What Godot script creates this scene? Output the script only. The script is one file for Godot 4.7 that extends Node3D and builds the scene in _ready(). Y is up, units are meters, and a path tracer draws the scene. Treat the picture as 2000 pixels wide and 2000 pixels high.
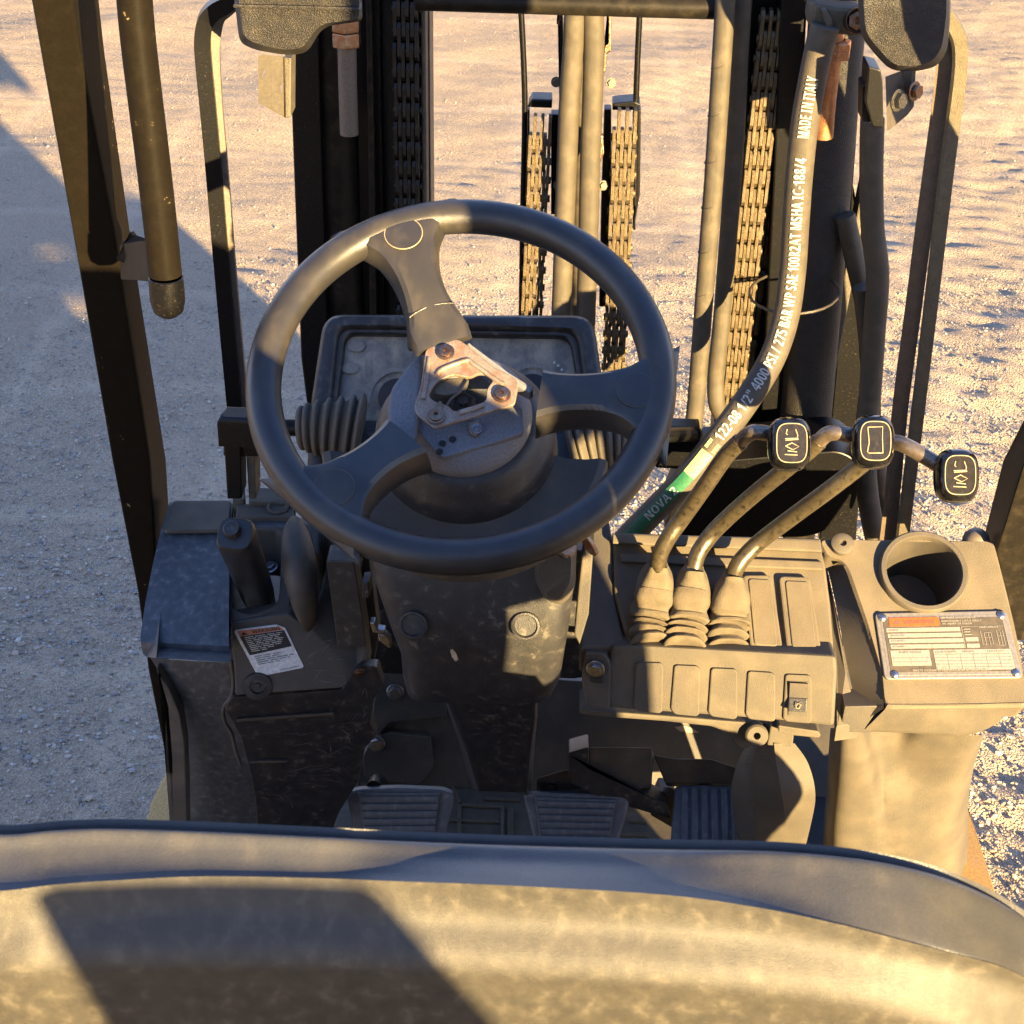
extends Node3D
# A forklift truck on a dusty gravel yard, seen from above the back of its seat in low evening sun.

var M := {}
var truck: Node3D

func V(x: float, y: float, z: float) -> Vector3:
	return Vector3(x, y, z)


func _ready() -> void:
	# ---------------------------------------------------------------- camera, sky, sun, exposure
	var cam := Camera3D.new()
	cam.name = "camera"
	cam.fov = 33.717
	cam.near = 0.05
	cam.far = 600.0
	cam.position = V(-0.02,2.05,0)
	var rot := Vector3(31, 2, 0.7)
	cam.basis = Basis(Vector3.UP, deg_to_rad(rot.y)) * Basis(Vector3.RIGHT, deg_to_rad(-rot.x)) * Basis(Vector3.BACK, deg_to_rad(rot.z))
	var lens := CameraAttributesPhysical.new()
	lens.frustum_focal_length = 26.0
	lens.frustum_focus_distance = 1.6
	lens.exposure_aperture = 18.0
	cam.attributes = lens
	cam.fov = 33.717
	add_child(cam)

	var sky_mat := ProceduralSkyMaterial.new()
	sky_mat.sky_top_color = Color(0.18, 0.252, 0.385)
	sky_mat.sky_horizon_color = Color(0.52, 0.54, 0.58)
	sky_mat.sky_curve = 0.19
	sky_mat.ground_bottom_color = Color(0.3, 0.26, 0.22)
	sky_mat.ground_horizon_color = Color(0.42, 0.39, 0.36)
	var sky := Sky.new()
	sky.sky_material = sky_mat
	var env := Environment.new()
	env.background_mode = Environment.BG_SKY
	env.sky = sky
	env.tonemap_mode = Environment.TONE_MAPPER_LINEAR
	env.tonemap_exposure = 11.6
	env.sdfgi_enabled = true
	env.ssao_enabled = true
	env.ssil_enabled = true
	var world := WorldEnvironment.new()
	world.name = "world"
	world.environment = env
	add_child(world)

	var sun := DirectionalLight3D.new()
	sun.name = "sun"
	sun.light_color = Color(1.0, 0.865, 0.615)
	sun.light_energy = 1.08
	sun.light_angular_distance = 0.5
	sun.shadow_enabled = true
	sun.sky_mode = DirectionalLight3D.SKY_MODE_LIGHT_ONLY
	var sun_from := Vector3(0.494, 0.155, 0.869).normalized()   # low, behind the driver's right shoulder
	sun.basis = Basis.looking_at(-sun_from, Vector3.UP)
	add_child(sun)

	make_materials()
	make_ground()
	truck = Node3D.new()
	truck.name = "forklift"
	truck.set_meta("label", "dusty forklift truck with its steering wheel, levers, pedals and mast seen from over the seat")
	truck.set_meta("category", "forklift")
	add_child(truck)
	make_body()
	make_guard()
	make_mast()
	make_hoses()
	make_cowl()
	make_floor()
	make_parking_brake()
	make_console()
	make_cup_console()
	make_instruments()
	make_column()
	make_wheel()
	make_levers()
	make_lamps()
	make_seat()
	make_litter()


# ==================================================================== mesh building
class Mesher:
	var v := PackedVector3Array()

	func tri(a: Vector3, b: Vector3, c: Vector3) -> void:
		v.append(a); v.append(b); v.append(c)

	func quad(a: Vector3, b: Vector3, c: Vector3, d: Vector3) -> void:
		tri(a, b, c); tri(a, c, d)

	func strip(a: Array, b: Array, closed := true) -> void:
		var n: int = a.size()
		for i in (n if closed else n - 1):
			var j: int = (i + 1) % n
			quad(a[i], a[j], b[j], b[i])

	static func newell(p: Array) -> Vector3:
		var s := Vector3.ZERO
		for i in p.size():
			var a: Vector3 = p[i]
			var b: Vector3 = p[(i + 1) % p.size()]
			s += a.cross(b)
		return s.normalized()

	static func flat(p: Array) -> Array:   # [origin, u, w, 2D points]
		var n := newell(p)
		var u: Vector3 = (n.cross(Vector3.UP) if absf(n.y) < 0.95 else n.cross(Vector3.RIGHT)).normalized()
		var w := n.cross(u)
		var o: Vector3 = p[0]
		var q := PackedVector2Array()
		for a in p:
			q.append(Vector2((a - o).dot(u), (a - o).dot(w)))
		return [o, u, w, q]

	func cap(p: Array, turned := false) -> void:
		var f := flat(p)
		var t := Geometry2D.triangulate_polygon(f[3])
		if t.is_empty():
			for i in range(1, p.size() - 1):
				if turned: tri(p[0], p[i + 1], p[i])
				else: tri(p[0], p[i], p[i + 1])
			return
		var q: PackedVector2Array = f[3]
		for i in range(0, t.size(), 3):
			var a := t[i]
			var b := t[i + 1]
			var c := t[i + 2]
			var ccw: bool = (q[b] - q[a]).cross(q[c] - q[a]) > 0.0
			if ccw == turned: tri(p[a], p[c], p[b])
			else: tri(p[a], p[b], p[c])

	func prism(p: Array, back: Vector3, bevel := 0.002, closed_back := true) -> void:   # p is the face in view, back the way it is thick
		var n := newell(p)
		var depth := back.length()
		var dir := back / maxf(depth, 1e-6)
		var turned := n.dot(dir) > 0.0
		var ring_in := inset(p, bevel)
		var mid := []
		var end := []
		for a in p:
			mid.append(a + dir * bevel)
			end.append(a + back)
		var soft := []
		for i in p.size():
			soft.append(ring_in[i].lerp(mid[i], 0.5).lerp(p[i], 0.42))
		cap(ring_in, turned)
		for pair in [[ring_in, soft], [soft, mid], [mid, end]]:
			if turned: strip(pair[1], pair[0])
			else: strip(pair[0], pair[1])
		if closed_back:
			cap(end, not turned)

	static func inset(p: Array, d: float) -> Array:
		var n := newell(p)
		var out := []
		var k := p.size()
		for i in k:
			var a: Vector3 = p[(i + k - 1) % k]
			var b: Vector3 = p[i]
			var c: Vector3 = p[(i + 1) % k]
			var i0 := n.cross((b - a).normalized())
			var i1 := n.cross((c - b).normalized())
			var m := (i0 + i1)
			m = m.normalized() if m.length() > 0.05 else i0
			out.append(b + m * (d / maxf(0.35, m.dot(i0))))
		return out

	static func fillet(p: Array, r: float, seg := 4) -> Array:
		var out := []
		var k := p.size()
		for i in k:
			var a: Vector3 = p[(i + k - 1) % k]
			var b: Vector3 = p[i]
			var c: Vector3 = p[(i + 1) % k]
			var q := minf(r, 0.45 * minf(a.distance_to(b), b.distance_to(c)))
			var s := b + (a - b).normalized() * q
			var e := b + (c - b).normalized() * q
			for j in seg + 1:
				var t := float(j) / seg
				out.append(s.lerp(b, t).lerp(b.lerp(e, t), t))
		return out

	static func smooth(p: Array, k := 6) -> Array:   # a curve through the points
		var out := []
		var n := p.size()
		for i in n - 1:
			var a: Vector3 = p[maxi(i - 1, 0)]
			var b: Vector3 = p[i]
			var c: Vector3 = p[i + 1]
			var d: Vector3 = p[mini(i + 2, n - 1)]
			for j in k:
				var t := float(j) / k
				out.append(0.5 * (2.0 * b + (c - a) * t + (2.0 * a - 5.0 * b + 4.0 * c - d) * t * t + (3.0 * b - a - 3.0 * c + d) * t * t * t))
		out.append(p[n - 1])
		return out

	static func frames(path: Array, up := Vector3.ZERO) -> Array:
		var out := []
		var n := path.size()
		var side := Vector3.ZERO
		for i in n:
			var t: Vector3 = (path[mini(i + 1, n - 1)] - path[maxi(i - 1, 0)]).normalized()
			if i == 0 or up != Vector3.ZERO:
				var w := up if up != Vector3.ZERO else (Vector3.UP if absf(t.y) < 0.8 else Vector3.BACK)
				side = t.cross(w).normalized()
			else:
				side = (side - t * side.dot(t)).normalized()
			out.append([side, side.cross(t).normalized(), t])
		return out

	func tube(path: Array, r, n := 12, caps := true) -> void:
		var fr := frames(path)
		var last := []
		var k := path.size()
		for i in k:
			var rad: float = r if r is float else r[mini(i * r.size() / k, r.size() - 1)]
			var ring := []
			for j in n:
				var a := TAU * j / n
				ring.append(path[i] + (fr[i][0] * cos(a) + fr[i][1] * sin(a)) * rad)
			if i: strip(last, ring)
			elif caps: cap(ring, true)
			last = ring
		if caps: cap(last)

	func sweep(path: Array, section: Array, up: Vector3) -> void:   # section: Vector2 (sideways, up)
		var fr := frames(path, up)
		var last := []
		for i in path.size():
			var ring := []
			for s in section:
				ring.append(path[i] + fr[i][0] * s.x + fr[i][1] * s.y)
			if i: strip(last, ring)
			else: cap(ring, true)
			last = ring
		cap(last)

	func loft(rings: Array, caps := true) -> void:
		if caps: cap(rings[0], true)
		for i in range(1, rings.size()):
			strip(rings[i - 1], rings[i])
		if caps: cap(rings[-1])

	func solid(a: Array, b: Array) -> void:   # two outlines of one cut, joined
		strip(a, b)
		cap(a, true)
		cap(b)

	func sheet(rows: Array) -> void:
		for i in range(1, rows.size()):
			strip(rows[i - 1], rows[i], false)

	func lathe(o: Vector3, axis: Vector3, profile: Array, n := 24, caps := false) -> void:   # profile: Vector2 (radius, height)
		var w := axis.normalized()
		var u := (w.cross(Vector3.RIGHT) if absf(w.x) < 0.8 else w.cross(Vector3.UP)).normalized()
		var s := w.cross(u)
		var last := []
		for i in profile.size():
			var ring := []
			for j in n:
				var a := TAU * j / n
				ring.append(o + w * profile[i].y + (u * cos(a) + s * sin(a)) * maxf(profile[i].x, 1e-5))
			if i: strip(last, ring)
			elif caps: cap(ring, true)
			last = ring
		if caps: cap(last)

	func block(c: Vector3, size: Vector3, bevel := 0.003, basis := Basis.IDENTITY) -> void:
		var h := size / 2.0
		var p := [c + basis * Vector3(-h.x, h.y, h.z), c + basis * Vector3(h.x, h.y, h.z), c + basis * Vector3(h.x, h.y, -h.z), c + basis * Vector3(-h.x, h.y, -h.z)]
		prism(p, basis * Vector3(0, -size.y, 0), bevel)

	func ring_plate(outer: Array, inner: Array, back: Vector3, bevel := 0.0015) -> void:   # a plate with one hole in it
		var f := flat(outer)
		var o: Vector3 = f[0]
		var u: Vector3 = f[1]
		var w: Vector3 = f[2]
		var po: PackedVector2Array = f[3]
		var pi := PackedVector2Array()
		var mid := Vector2.ZERO
		for a in inner:
			pi.append(Vector2((a - o).dot(u), (a - o).dot(w)))
			mid += pi[-1] / inner.size()
		var angles := []
		for q in po: angles.append((q - mid).angle())
		for q in pi: angles.append((q - mid).angle())
		for i in 48: angles.append(-PI + TAU * (i + 0.5) / 48)
		angles.sort()
		var ro := []
		var ri := []
		var before := -9.0
		for a in angles:
			if a - before < 1e-3: continue
			before = a
			var d := Vector2.from_angle(a) * 5.0
			var hits := []
			for poly in [po, pi]:
				var best := mid
				for i in poly.size():
					var x = Geometry2D.segment_intersects_segment(mid, mid + d, poly[i], poly[(i + 1) % poly.size()])
					if x != null and (best == mid or x.distance_to(mid) > best.distance_to(mid)): best = x
				hits.append(best)
			ro.append(o + u * hits[0].x + w * hits[0].y)
			ri.append(o + u * hits[1].x + w * hits[1].y)
		var dir := back.normalized()
		var ro1 := []
		var ri1 := []
		var ro2 := []
		var ri2 := []
		var ro3 := []
		var ri3 := []
		var c3 := o + u * mid.x + w * mid.y
		for i in ro.size():
			ro1.append(ro[i] + (c3 - ro[i]).normalized() * bevel)
			ri1.append(ri[i] + (ri[i] - c3).normalized() * bevel)
			ro2.append(ro[i] + dir * bevel); ri2.append(ri[i] + dir * bevel)
			ro3.append(ro[i] + back); ri3.append(ri[i] + back)
		strip(ro1, ri1); strip(ri1, ri2); strip(ri2, ri3); strip(ri3, ro3); strip(ro3, ro2); strip(ro2, ro1)

	func done(crease := 38.0) -> ArrayMesh:
		var n := v.size() / 3
		var fn := PackedVector3Array()
		var at := {}
		for i in n:
			var a := v[i * 3]
			fn.append((v[i * 3 + 2] - a).cross(v[i * 3 + 1] - a))
			for k in 3:
				var key := Vector3i((v[i * 3 + k] * 20000.0).round())
				if not at.has(key): at[key] = PackedInt32Array()
				at[key].append(i)
		var lim := cos(deg_to_rad(crease))
		var unit := PackedVector3Array()
		for q in fn: unit.append(q.normalized())
		var nn := PackedVector3Array()
		nn.resize(v.size())
		for i in n:
			for k in 3:
				var s := Vector3.ZERO
				for j in at[Vector3i((v[i * 3 + k] * 20000.0).round())]:
					if unit[j].dot(unit[i]) > lim: s += fn[j]
				nn[i * 3 + k] = s.normalized() if s.length() > 1e-14 else unit[i]
		var arr := []
		arr.resize(Mesh.ARRAY_MAX)
		arr[Mesh.ARRAY_VERTEX] = v
		arr[Mesh.ARRAY_NORMAL] = nn
		var m := ArrayMesh.new()
		m.add_surface_from_arrays(Mesh.PRIMITIVE_TRIANGLES, arr)
		return m


class Quad:   # a flat four-cornered field: x runs along its top edge, y down its side
	var q: Array
	var n: Vector3
	func _init(corners: Array, normal: Vector3) -> void:
		q = corners
		n = normal
	func at(x: float, y: float, h := 0.0) -> Vector3:
		return q[0].lerp(q[1], x).lerp(q[3].lerp(q[2], x), y) + n * h


class HosePrint:   # a place on the skin of a hose: x metres along it from its lower end, y metres across
	var path: Array
	var cum: Array
	var rad: float
	var x0 := 0.0
	var y0 := 0.0
	var lift := 0.0
	func _init(line: Array, radius: float) -> void:
		path = line
		rad = radius
		cum = [0.0]
		for i in range(1, line.size()):
			cum.append(cum[-1] + line[i].distance_to(line[i - 1]))
	func from(x: float, y: float, up: float) -> HosePrint:
		var c := HosePrint.new(path, rad)
		c.x0 = x; c.y0 = y; c.lift = up
		return c
	func near(p: Vector3) -> float:
		var best := 0
		for i in path.size():
			if path[i].distance_to(p) < path[best].distance_to(p): best = i
		return cum[-1] - cum[best]
	func at(x: float, y: float) -> Vector3:
		var s := clampf(cum[-1] - x - x0, 0.0, cum[-1] - 0.001)
		var i := 0
		while i < cum.size() - 2 and cum[i + 1] < s: i += 1
		var t: float = (s - cum[i]) / (cum[i + 1] - cum[i])
		var q: Vector3 = path[i].lerp(path[i + 1], t)
		var d: Vector3 = (path[maxi(i - 1, 0)] - path[mini(i + 2, path.size() - 1)]).normalized()
		var out := Vector3(-0.1, 0.5, 0.86)
		out = (out - d * out.dot(d)).normalized()
		var left := out.cross(d).normalized()
		var a := (y + y0) / rad
		return q + (out * cos(a) + left * sin(a)) * (rad + lift)


func part(called: String, under: Node3D) -> Node3D:
	var o := Node3D.new()
	o.name = called
	under.add_child(o, true)
	return o


func put(called: String, b, mat: String, under: Node3D, crease := 38.0) -> MeshInstance3D:
	var o := MeshInstance3D.new()
	o.name = called
	o.mesh = b.done(crease) if b is Mesher else b
	o.material_override = M[mat]
	under.add_child(o, true)
	return o


func plate(called: String, p: Array, thick: Vector3, mat: String, under: Node3D, corner := 0.0, bevel := 0.0015) -> MeshInstance3D:
	var b := Mesher.new()
	b.prism(Mesher.fillet(p, corner) if corner > 0.0 else p, thick, bevel)
	return put(called, b, mat, under)


func rod(called: String, path: Array, r, mat: String, under: Node3D, n := 14, k := 6) -> MeshInstance3D:
	var b := Mesher.new()
	b.tube(Mesher.smooth(path, k) if k > 1 else path, r, n)
	return put(called, b, mat, under, 50.0)


func bolt(called: String, at: Vector3, axis: Vector3, r: float, mat: String, under: Node3D, turn := 0.3) -> void:
	var b := Mesher.new()
	b.lathe(at, axis, [Vector2(r * 1.35, 0), Vector2(r * 1.35, r * 0.18), Vector2(r * 1.22, r * 0.26), Vector2(0.9 * r, r * 0.26)], 20)
	var w := axis.normalized()
	var u := w.cross(Vector3.RIGHT).normalized()
	u = u.rotated(w, turn)
	var ring := []
	for i in 6:
		ring.append(at + w * r * 0.95 + u.rotated(w, TAU * i / 6.0) * r)
	b.prism(ring, -w * r * 0.75, r * 0.12)
	put(called, b, mat, under)


func letters(b: Mesher, s: String, o: Vector3, right: Vector3, up: Vector3, height: float, fit := 0.0, bold := true, bend: HosePrint = null) -> float:
	var t := TextMesh.new()
	var f := SystemFont.new()
	f.font_names = PackedStringArray(["Droid Sans"])
	f.font_weight = 700 if bold else 400
	t.font = f
	t.font_size = 32
	t.pixel_size = 0.01
	t.depth = 0.0
	t.curve_step = 2.0
	t.text = s
	var a := t.get_mesh_arrays()
	var p: PackedVector3Array = a[Mesh.ARRAY_VERTEX]
	var ix = a[Mesh.ARRAY_INDEX]
	var lo := Vector2(1e9, 1e9)
	var hi := Vector2(-1e9, -1e9)
	for q in p:
		lo = lo.min(Vector2(q.x, q.y)); hi = hi.max(Vector2(q.x, q.y))
	var k := height / 0.23
	var kx := k if fit <= 0.0 else fit / (hi.x - lo.x)
	var order: Array = Array(ix) if ix != null else range(p.size())
	for i in range(0, order.size() - 2, 3):
		var c := []
		for j in 3:
			var q := p[order[i + j]]
			var x := (q.x - lo.x) * kx
			var y := (q.y - lo.y) * k
			c.append(bend.at(x, y) if bend != null else o + right * x + up * y)
		b.tri(c[0], c[1], c[2])
	return (hi.x - lo.x) * kx


func scratches(under: Node3D, corners: Array, count: int, salt: int, m: String, lean := 0.0, longest := 0.03) -> void:   # fine scuffs on a flat face
	var n := Mesher.newell(corners)
	if n.dot(Vector3(0, 0.5, 0.86)) < 0.0: n = -n
	var at := Quad.new(corners, n)
	var rng := RandomNumberGenerator.new()
	rng.seed = salt
	var b := Mesher.new()
	var e1: Vector3 = (corners[1] - corners[0]).normalized()
	var e2 := n.cross(e1)
	for i in count:
		var p := at.at(rng.randf_range(0.05, 0.95), rng.randf_range(0.05, 0.95), 0.0005)
		var a := lean + rng.randfn() * 0.5
		var bend := rng.randfn() * 0.25
		var step := rng.randf_range(0.004, longest) / 5.0
		var w := rng.randf_range(0.00012, 0.00045)
		for k in 5:
			var q := p + (e1 * cos(a) + e2 * sin(a)) * step
			var s := (e2 * cos(a) - e1 * sin(a)) * w * (1.0 - absf(k - 2.0) * 0.28)
			b.quad(p - s, q - s, q + s, p + s)
			p = q
			a += bend * 0.3
	put("scuff_marks", b, m, under)


# ==================================================================== materials
func noise(kind: int, freq: float, salt: int, octaves := 4, warp := 0.0) -> FastNoiseLite:
	var f := FastNoiseLite.new()
	f.noise_type = kind
	f.frequency = freq
	f.seed = salt
	f.fractal_octaves = octaves
	f.fractal_gain = 0.55
	if warp > 0.0:
		f.domain_warp_enabled = true
		f.domain_warp_amplitude = warp
		f.domain_warp_frequency = freq * 0.7
	return f


func tex(f: FastNoiseLite, stops: Array, size := 512) -> NoiseTexture2D:   # stops: [offset, colour] pairs
	var g := Gradient.new()
	var off := PackedFloat32Array()
	var col := PackedColorArray()
	for s in stops:
		off.append(s[0]); col.append(s[1])
	g.offsets = off
	g.colors = col
	var t := NoiseTexture2D.new()
	t.width = size
	t.height = size
	t.seamless = true
	t.seamless_blend_skirt = 0.25
	t.noise = f
	t.color_ramp = g
	return t


func grey(x: float) -> Color:
	return Color(x, x, x)


func lin(r: float, g: float, b: float, a := 1.0) -> Color:
	var c := Color(r, g, b).linear_to_srgb()
	c.a = a
	return c


func mat(called: String, base: Color, rough: float, metal := 0.0, dust = null, bump := 0.0, opts := {}) -> StandardMaterial3D:
	# base colour, fine grain and pores; dust is [texture, metres^-1] laid over in patches
	var m := StandardMaterial3D.new()
	m.resource_name = called
	m.albedo_color = base
	m.roughness = rough
	m.metallic = metal
	m.metallic_specular = opts.get("spec", 0.5)
	m.uv1_triplanar = true
	m.uv1_world_triplanar = true
	m.uv1_scale = Vector3.ONE * float(opts.get("scale", 9.0))
	m.albedo_texture = opts.get("grain", M.t_grain)
	if opts.has("rough_tex"):
		m.roughness_texture = opts.rough_tex
	if dust != null:
		m.detail_enabled = true
		m.detail_blend_mode = BaseMaterial3D.BLEND_MODE_MIX
		m.detail_albedo = dust[0]
		m.detail_uv_layer = BaseMaterial3D.DETAIL_UV_2
		m.uv2_triplanar = true
		m.uv2_world_triplanar = true
		m.uv2_scale = Vector3.ONE * float(dust[1])
		m.uv2_offset = opts.get("shift", Vector3.ZERO)
	if bump > 0.0:
		m.heightmap_enabled = true
		m.heightmap_texture = opts.get("relief", M.t_pores)
		m.heightmap_scale = bump
	M[called] = m
	return m


func make_materials() -> void:
	var simplex := FastNoiseLite.TYPE_SIMPLEX_SMOOTH
	M.t_grain = tex(noise(simplex, 0.05, 3, 5), [[0.2, grey(0.8)], [0.8, grey(1.0)]])
	M.t_pores = tex(noise(simplex, 0.12, 8, 4), [[0.2, grey(0.0)], [0.8, grey(1.0)]])
	M.t_leather = tex(noise(FastNoiseLite.TYPE_CELLULAR, 0.12, 21, 2), [[0.0, grey(0.0)], [1.0, grey(1.0)]])
	M.t_wear = tex(noise(simplex, 0.012, 5, 5, 30.0), [[0.3, grey(0.75)], [0.7, grey(1.0)]])
	var dust_light := Color(0.52, 0.45, 0.35)
	var clear := Color(0.52, 0.45, 0.35, 0.0)
	# an even film with thin places, patches, smears, and loose specks
	var film := tex(noise(simplex, 0.014, 11, 6, 20.0), [[0.25, Color(0.50, 0.44, 0.34, 0.10)], [0.55, Color(0.50, 0.44, 0.34, 0.17)], [0.85, Color(0.52, 0.46, 0.37, 0.27)]])
	var coat := tex(noise(simplex, 0.014, 12, 6, 20.0), [[0.15, Color(0.50, 0.44, 0.33, 0.14)], [0.5, Color(0.51, 0.45, 0.34, 0.20)], [0.85, Color(0.52, 0.46, 0.36, 0.29)]])
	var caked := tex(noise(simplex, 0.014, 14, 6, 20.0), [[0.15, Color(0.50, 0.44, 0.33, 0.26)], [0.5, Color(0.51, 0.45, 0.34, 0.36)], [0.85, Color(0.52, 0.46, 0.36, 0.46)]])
	var patches := tex(noise(simplex, 0.022, 17, 6, 18.0), [[0.3, Color(0.52, 0.46, 0.37, 0.03)], [0.5, Color(0.52, 0.46, 0.37, 0.07)], [0.66, Color(0.54, 0.48, 0.39, 0.14)], [0.82, Color(0.56, 0.5, 0.42, 0.27)]])
	var scuffs := tex(noise(simplex, 0.035, 23, 6, 14.0), [[0.25, Color(0.5, 0.51, 0.52, 0.10)], [0.5, Color(0.52, 0.53, 0.54, 0.15)], [0.68, Color(0.55, 0.56, 0.56, 0.20)], [0.85, Color(0.6, 0.6, 0.58, 0.36)]])
	var specks := tex(noise(FastNoiseLite.TYPE_SIMPLEX, 0.06, 31, 3), [[0.78, clear], [0.9, Color(0.5, 0.42, 0.3, 0.12)], [0.97, Color(0.6, 0.52, 0.38, 0.35)]])
	var rust := tex(noise(simplex, 0.016, 41, 6, 50.0), [[0.35, Color(0.45, 0.24, 0.13, 0.0)], [0.5, Color(0.47, 0.27, 0.15, 0.45)], [0.7, Color(0.52, 0.33, 0.2, 0.75)]])
	var chips := tex(noise(simplex, 0.03, 43, 5, 20.0), [[0.4, Color(0.5, 0.42, 0.3, 0.02)], [0.86, Color(0.5, 0.43, 0.31, 0.035)], [0.89, Color(0.66, 0.58, 0.44, 0.7)]])
	M.t_film = film
	var streaks := tex(noise(simplex, 0.03, 19, 6, 16.0), [[0.3, Color(0.52, 0.48, 0.42, 0.015)], [0.58, Color(0.52, 0.48, 0.42, 0.04)], [0.72, Color(0.54, 0.5, 0.44, 0.08)], [0.84, Color(0.58, 0.55, 0.48, 0.26)]])
	var film_mid := tex(noise(simplex, 0.02, 15, 6, 20.0), [[0.3, Color(0.50, 0.46, 0.38, 0.11)], [0.6, Color(0.50, 0.46, 0.38, 0.15)], [0.85, Color(0.52, 0.48, 0.4, 0.22)]])
	var film_thin := tex(noise(simplex, 0.02, 13, 6, 40.0), [[0.3, Color(0.50, 0.44, 0.34, 0.02)], [0.6, Color(0.50, 0.44, 0.34, 0.05)], [0.85, Color(0.52, 0.46, 0.37, 0.11)]])
	mat("black_plastic", lin(0.012, 0.0125, 0.015), 0.46, 0.0, [streaks, 3.2], 0.02, {"scale": 12.0})
	mat("scuffed_plastic", lin(0.02, 0.023, 0.03), 0.46, 0.0, [scuffs, 4.0], 0.02, {"scale": 12.0})
	mat("filmed_plastic", lin(0.026, 0.026, 0.028), 0.6, 0.0, [film, 2.4], 0.03, {"scale": 12.0})
	mat("dusty_plastic", lin(0.03, 0.03, 0.03), 0.75, 0.0, [coat, 2.6], 0.03, {"scale": 12.0})
	mat("lightened_dusty_plastic", lin(0.03, 0.03, 0.03), 0.8, 0.0, [caked, 2.6], 0.03, {"scale": 12.0})  # thicker dust on top faces, lightened to look as sunlit as the front
	mat("dusty_rubber", lin(0.03, 0.028, 0.026), 0.85, 0.0, [caked, 6.0], 0.08, {"scale": 16.0})
	mat("olive_steel", lin(0.075, 0.065, 0.042), 0.55, 0.1, [film, 6.0], 0.03)
	mat("brown_steel", lin(0.085, 0.058, 0.04), 0.6, 0.1, [film, 6.0], 0.02)
	mat("wheel_rubber", lin(0.010, 0.0115, 0.016), 0.32, 0.0, [tex(noise(simplex, 0.014, 51, 6, 30.0), [[0.3, Color(0.5, 0.45, 0.35, 0.045)], [0.6, Color(0.5, 0.45, 0.35, 0.08)], [0.85, Color(0.52, 0.47, 0.36, 0.17)]]), 3.0], 0.012, {"scale": 40.0, "relief": M.t_leather})
	mat("seat_vinyl", lin(0.02, 0.026, 0.04), 0.34, 0.0, [film_mid, 4.0], 0.012, {"scale": 22.0, "relief": M.t_leather})
	mat("seat_shell", lin(0.012, 0.012, 0.013), 0.52, 0.0, [tex(noise(simplex, 0.02, 57, 6, 22.0), [[0.25, Color(0.5, 0.46, 0.36, 0.07)], [0.5, Color(0.52, 0.48, 0.38, 0.10)], [0.66, Color(0.54, 0.5, 0.41, 0.125)], [0.84, Color(0.56, 0.52, 0.44, 0.22)]]), 8.0], 0.012, {"scale": 34.0})
	mat("black_paint", lin(0.004, 0.004, 0.0045), 0.36, 0.0, [specks, 6.0], 0.008, {"scale": 9.0, "spec": 0.3})
	mat("worn_paint", lin(0.005, 0.005, 0.005), 0.42, 0.0, [film_thin, 4.0], 0.01, {"scale": 9.0, "spec": 0.25})
	mat("chipped_paint", lin(0.0035, 0.0033, 0.003), 0.42, 0.0, [chips, 3.0], 0.004, {"scale": 9.0, "spec": 0.16})
	mat("cast_iron", lin(0.013, 0.0125, 0.012), 0.5, 0.2, [film_thin, 6.0], 0.1, {"scale": 10.0})
	mat("lever_steel", lin(0.085, 0.072, 0.048), 0.34, 0.65, [tex(noise(simplex, 0.03, 67, 5, 20.0), [[0.35, Color(0.5, 0.44, 0.33, 0.26)], [0.55, Color(0.5, 0.44, 0.33, 0.08)], [0.68, Color(0.1, 0.085, 0.07, 0.6)]]), 7.0], 0.01, {"scale": 9.0})
	mat("chrome", lin(0.26, 0.21, 0.17), 0.3, 0.75, [film, 9.0])
	mat("knob_black", lin(0.006, 0.006, 0.007), 0.1)
	mat("knob_face", lin(0.012, 0.012, 0.013), 0.16, 0.0, [film_thin, 14.0])
	mat("gold_print", lin(0.3, 0.24, 0.15), 0.5)
	mat("zinc", lin(0.4, 0.41, 0.43), 0.32, 1.0, [patches, 20.0])
	mat("raw_steel", lin(0.3, 0.24, 0.18), 0.38, 1.0, [rust, 9.0], 0.02)
	mat("rusty_plate", lin(0.3, 0.26, 0.21), 0.5, 0.5, [tex(noise(simplex, 0.02, 42, 6, 20.0), [[0.42, Color(0.46, 0.3, 0.19, 0.0)], [0.56, Color(0.46, 0.28, 0.17, 0.35)], [0.75, Color(0.5, 0.31, 0.19, 0.7)]]), 7.0], 0.03, {"scale": 18.0})
	mat("hub_alloy", lin(0.17, 0.175, 0.19), 0.62, 0.1, [film_thin, 5.0], 0.015, {"scale": 14.0})
	mat("copper", lin(0.45, 0.22, 0.1), 0.42, 0.7, [rust, 6.0], 0.02)
	mat("taupe_metal", lin(0.12, 0.1, 0.085), 0.55, 0.2, [film, 5.0], 0.01)
	mat("hose_rubber", lin(0.03, 0.027, 0.02), 0.6, 0.0, [film, 5.0], 0.05, {"scale": 14.0})
	mat("printed_rubber", lin(0.03, 0.026, 0.02), 0.6, 0.0, [film, 5.0], 0.05, {"scale": 14.0})
	mat("black_hose", lin(0.013, 0.013, 0.014), 0.5, 0.0, [film, 5.0], 0.02)
	mat("chain_steel", lin(0.06, 0.042, 0.02), 0.5, 0.5, [coat, 12.0], 0.03)
	mat("greasy_chain", lin(0.018, 0.016, 0.013), 0.38, 0.5, [specks, 14.0], 0.03)
	mat("dusty_steel", lin(0.06, 0.053, 0.04), 0.6, 0.2, [film, 6.0], 0.04)
	mat("bare_plate", lin(0.055, 0.046, 0.036), 0.55, 0.1, [film_thin, 4.0], 0.01)
	mat("yellow_paint", lin(0.55, 0.3, 0.05), 0.45, 0.0, [patches, 4.0], 0.02)
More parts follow.
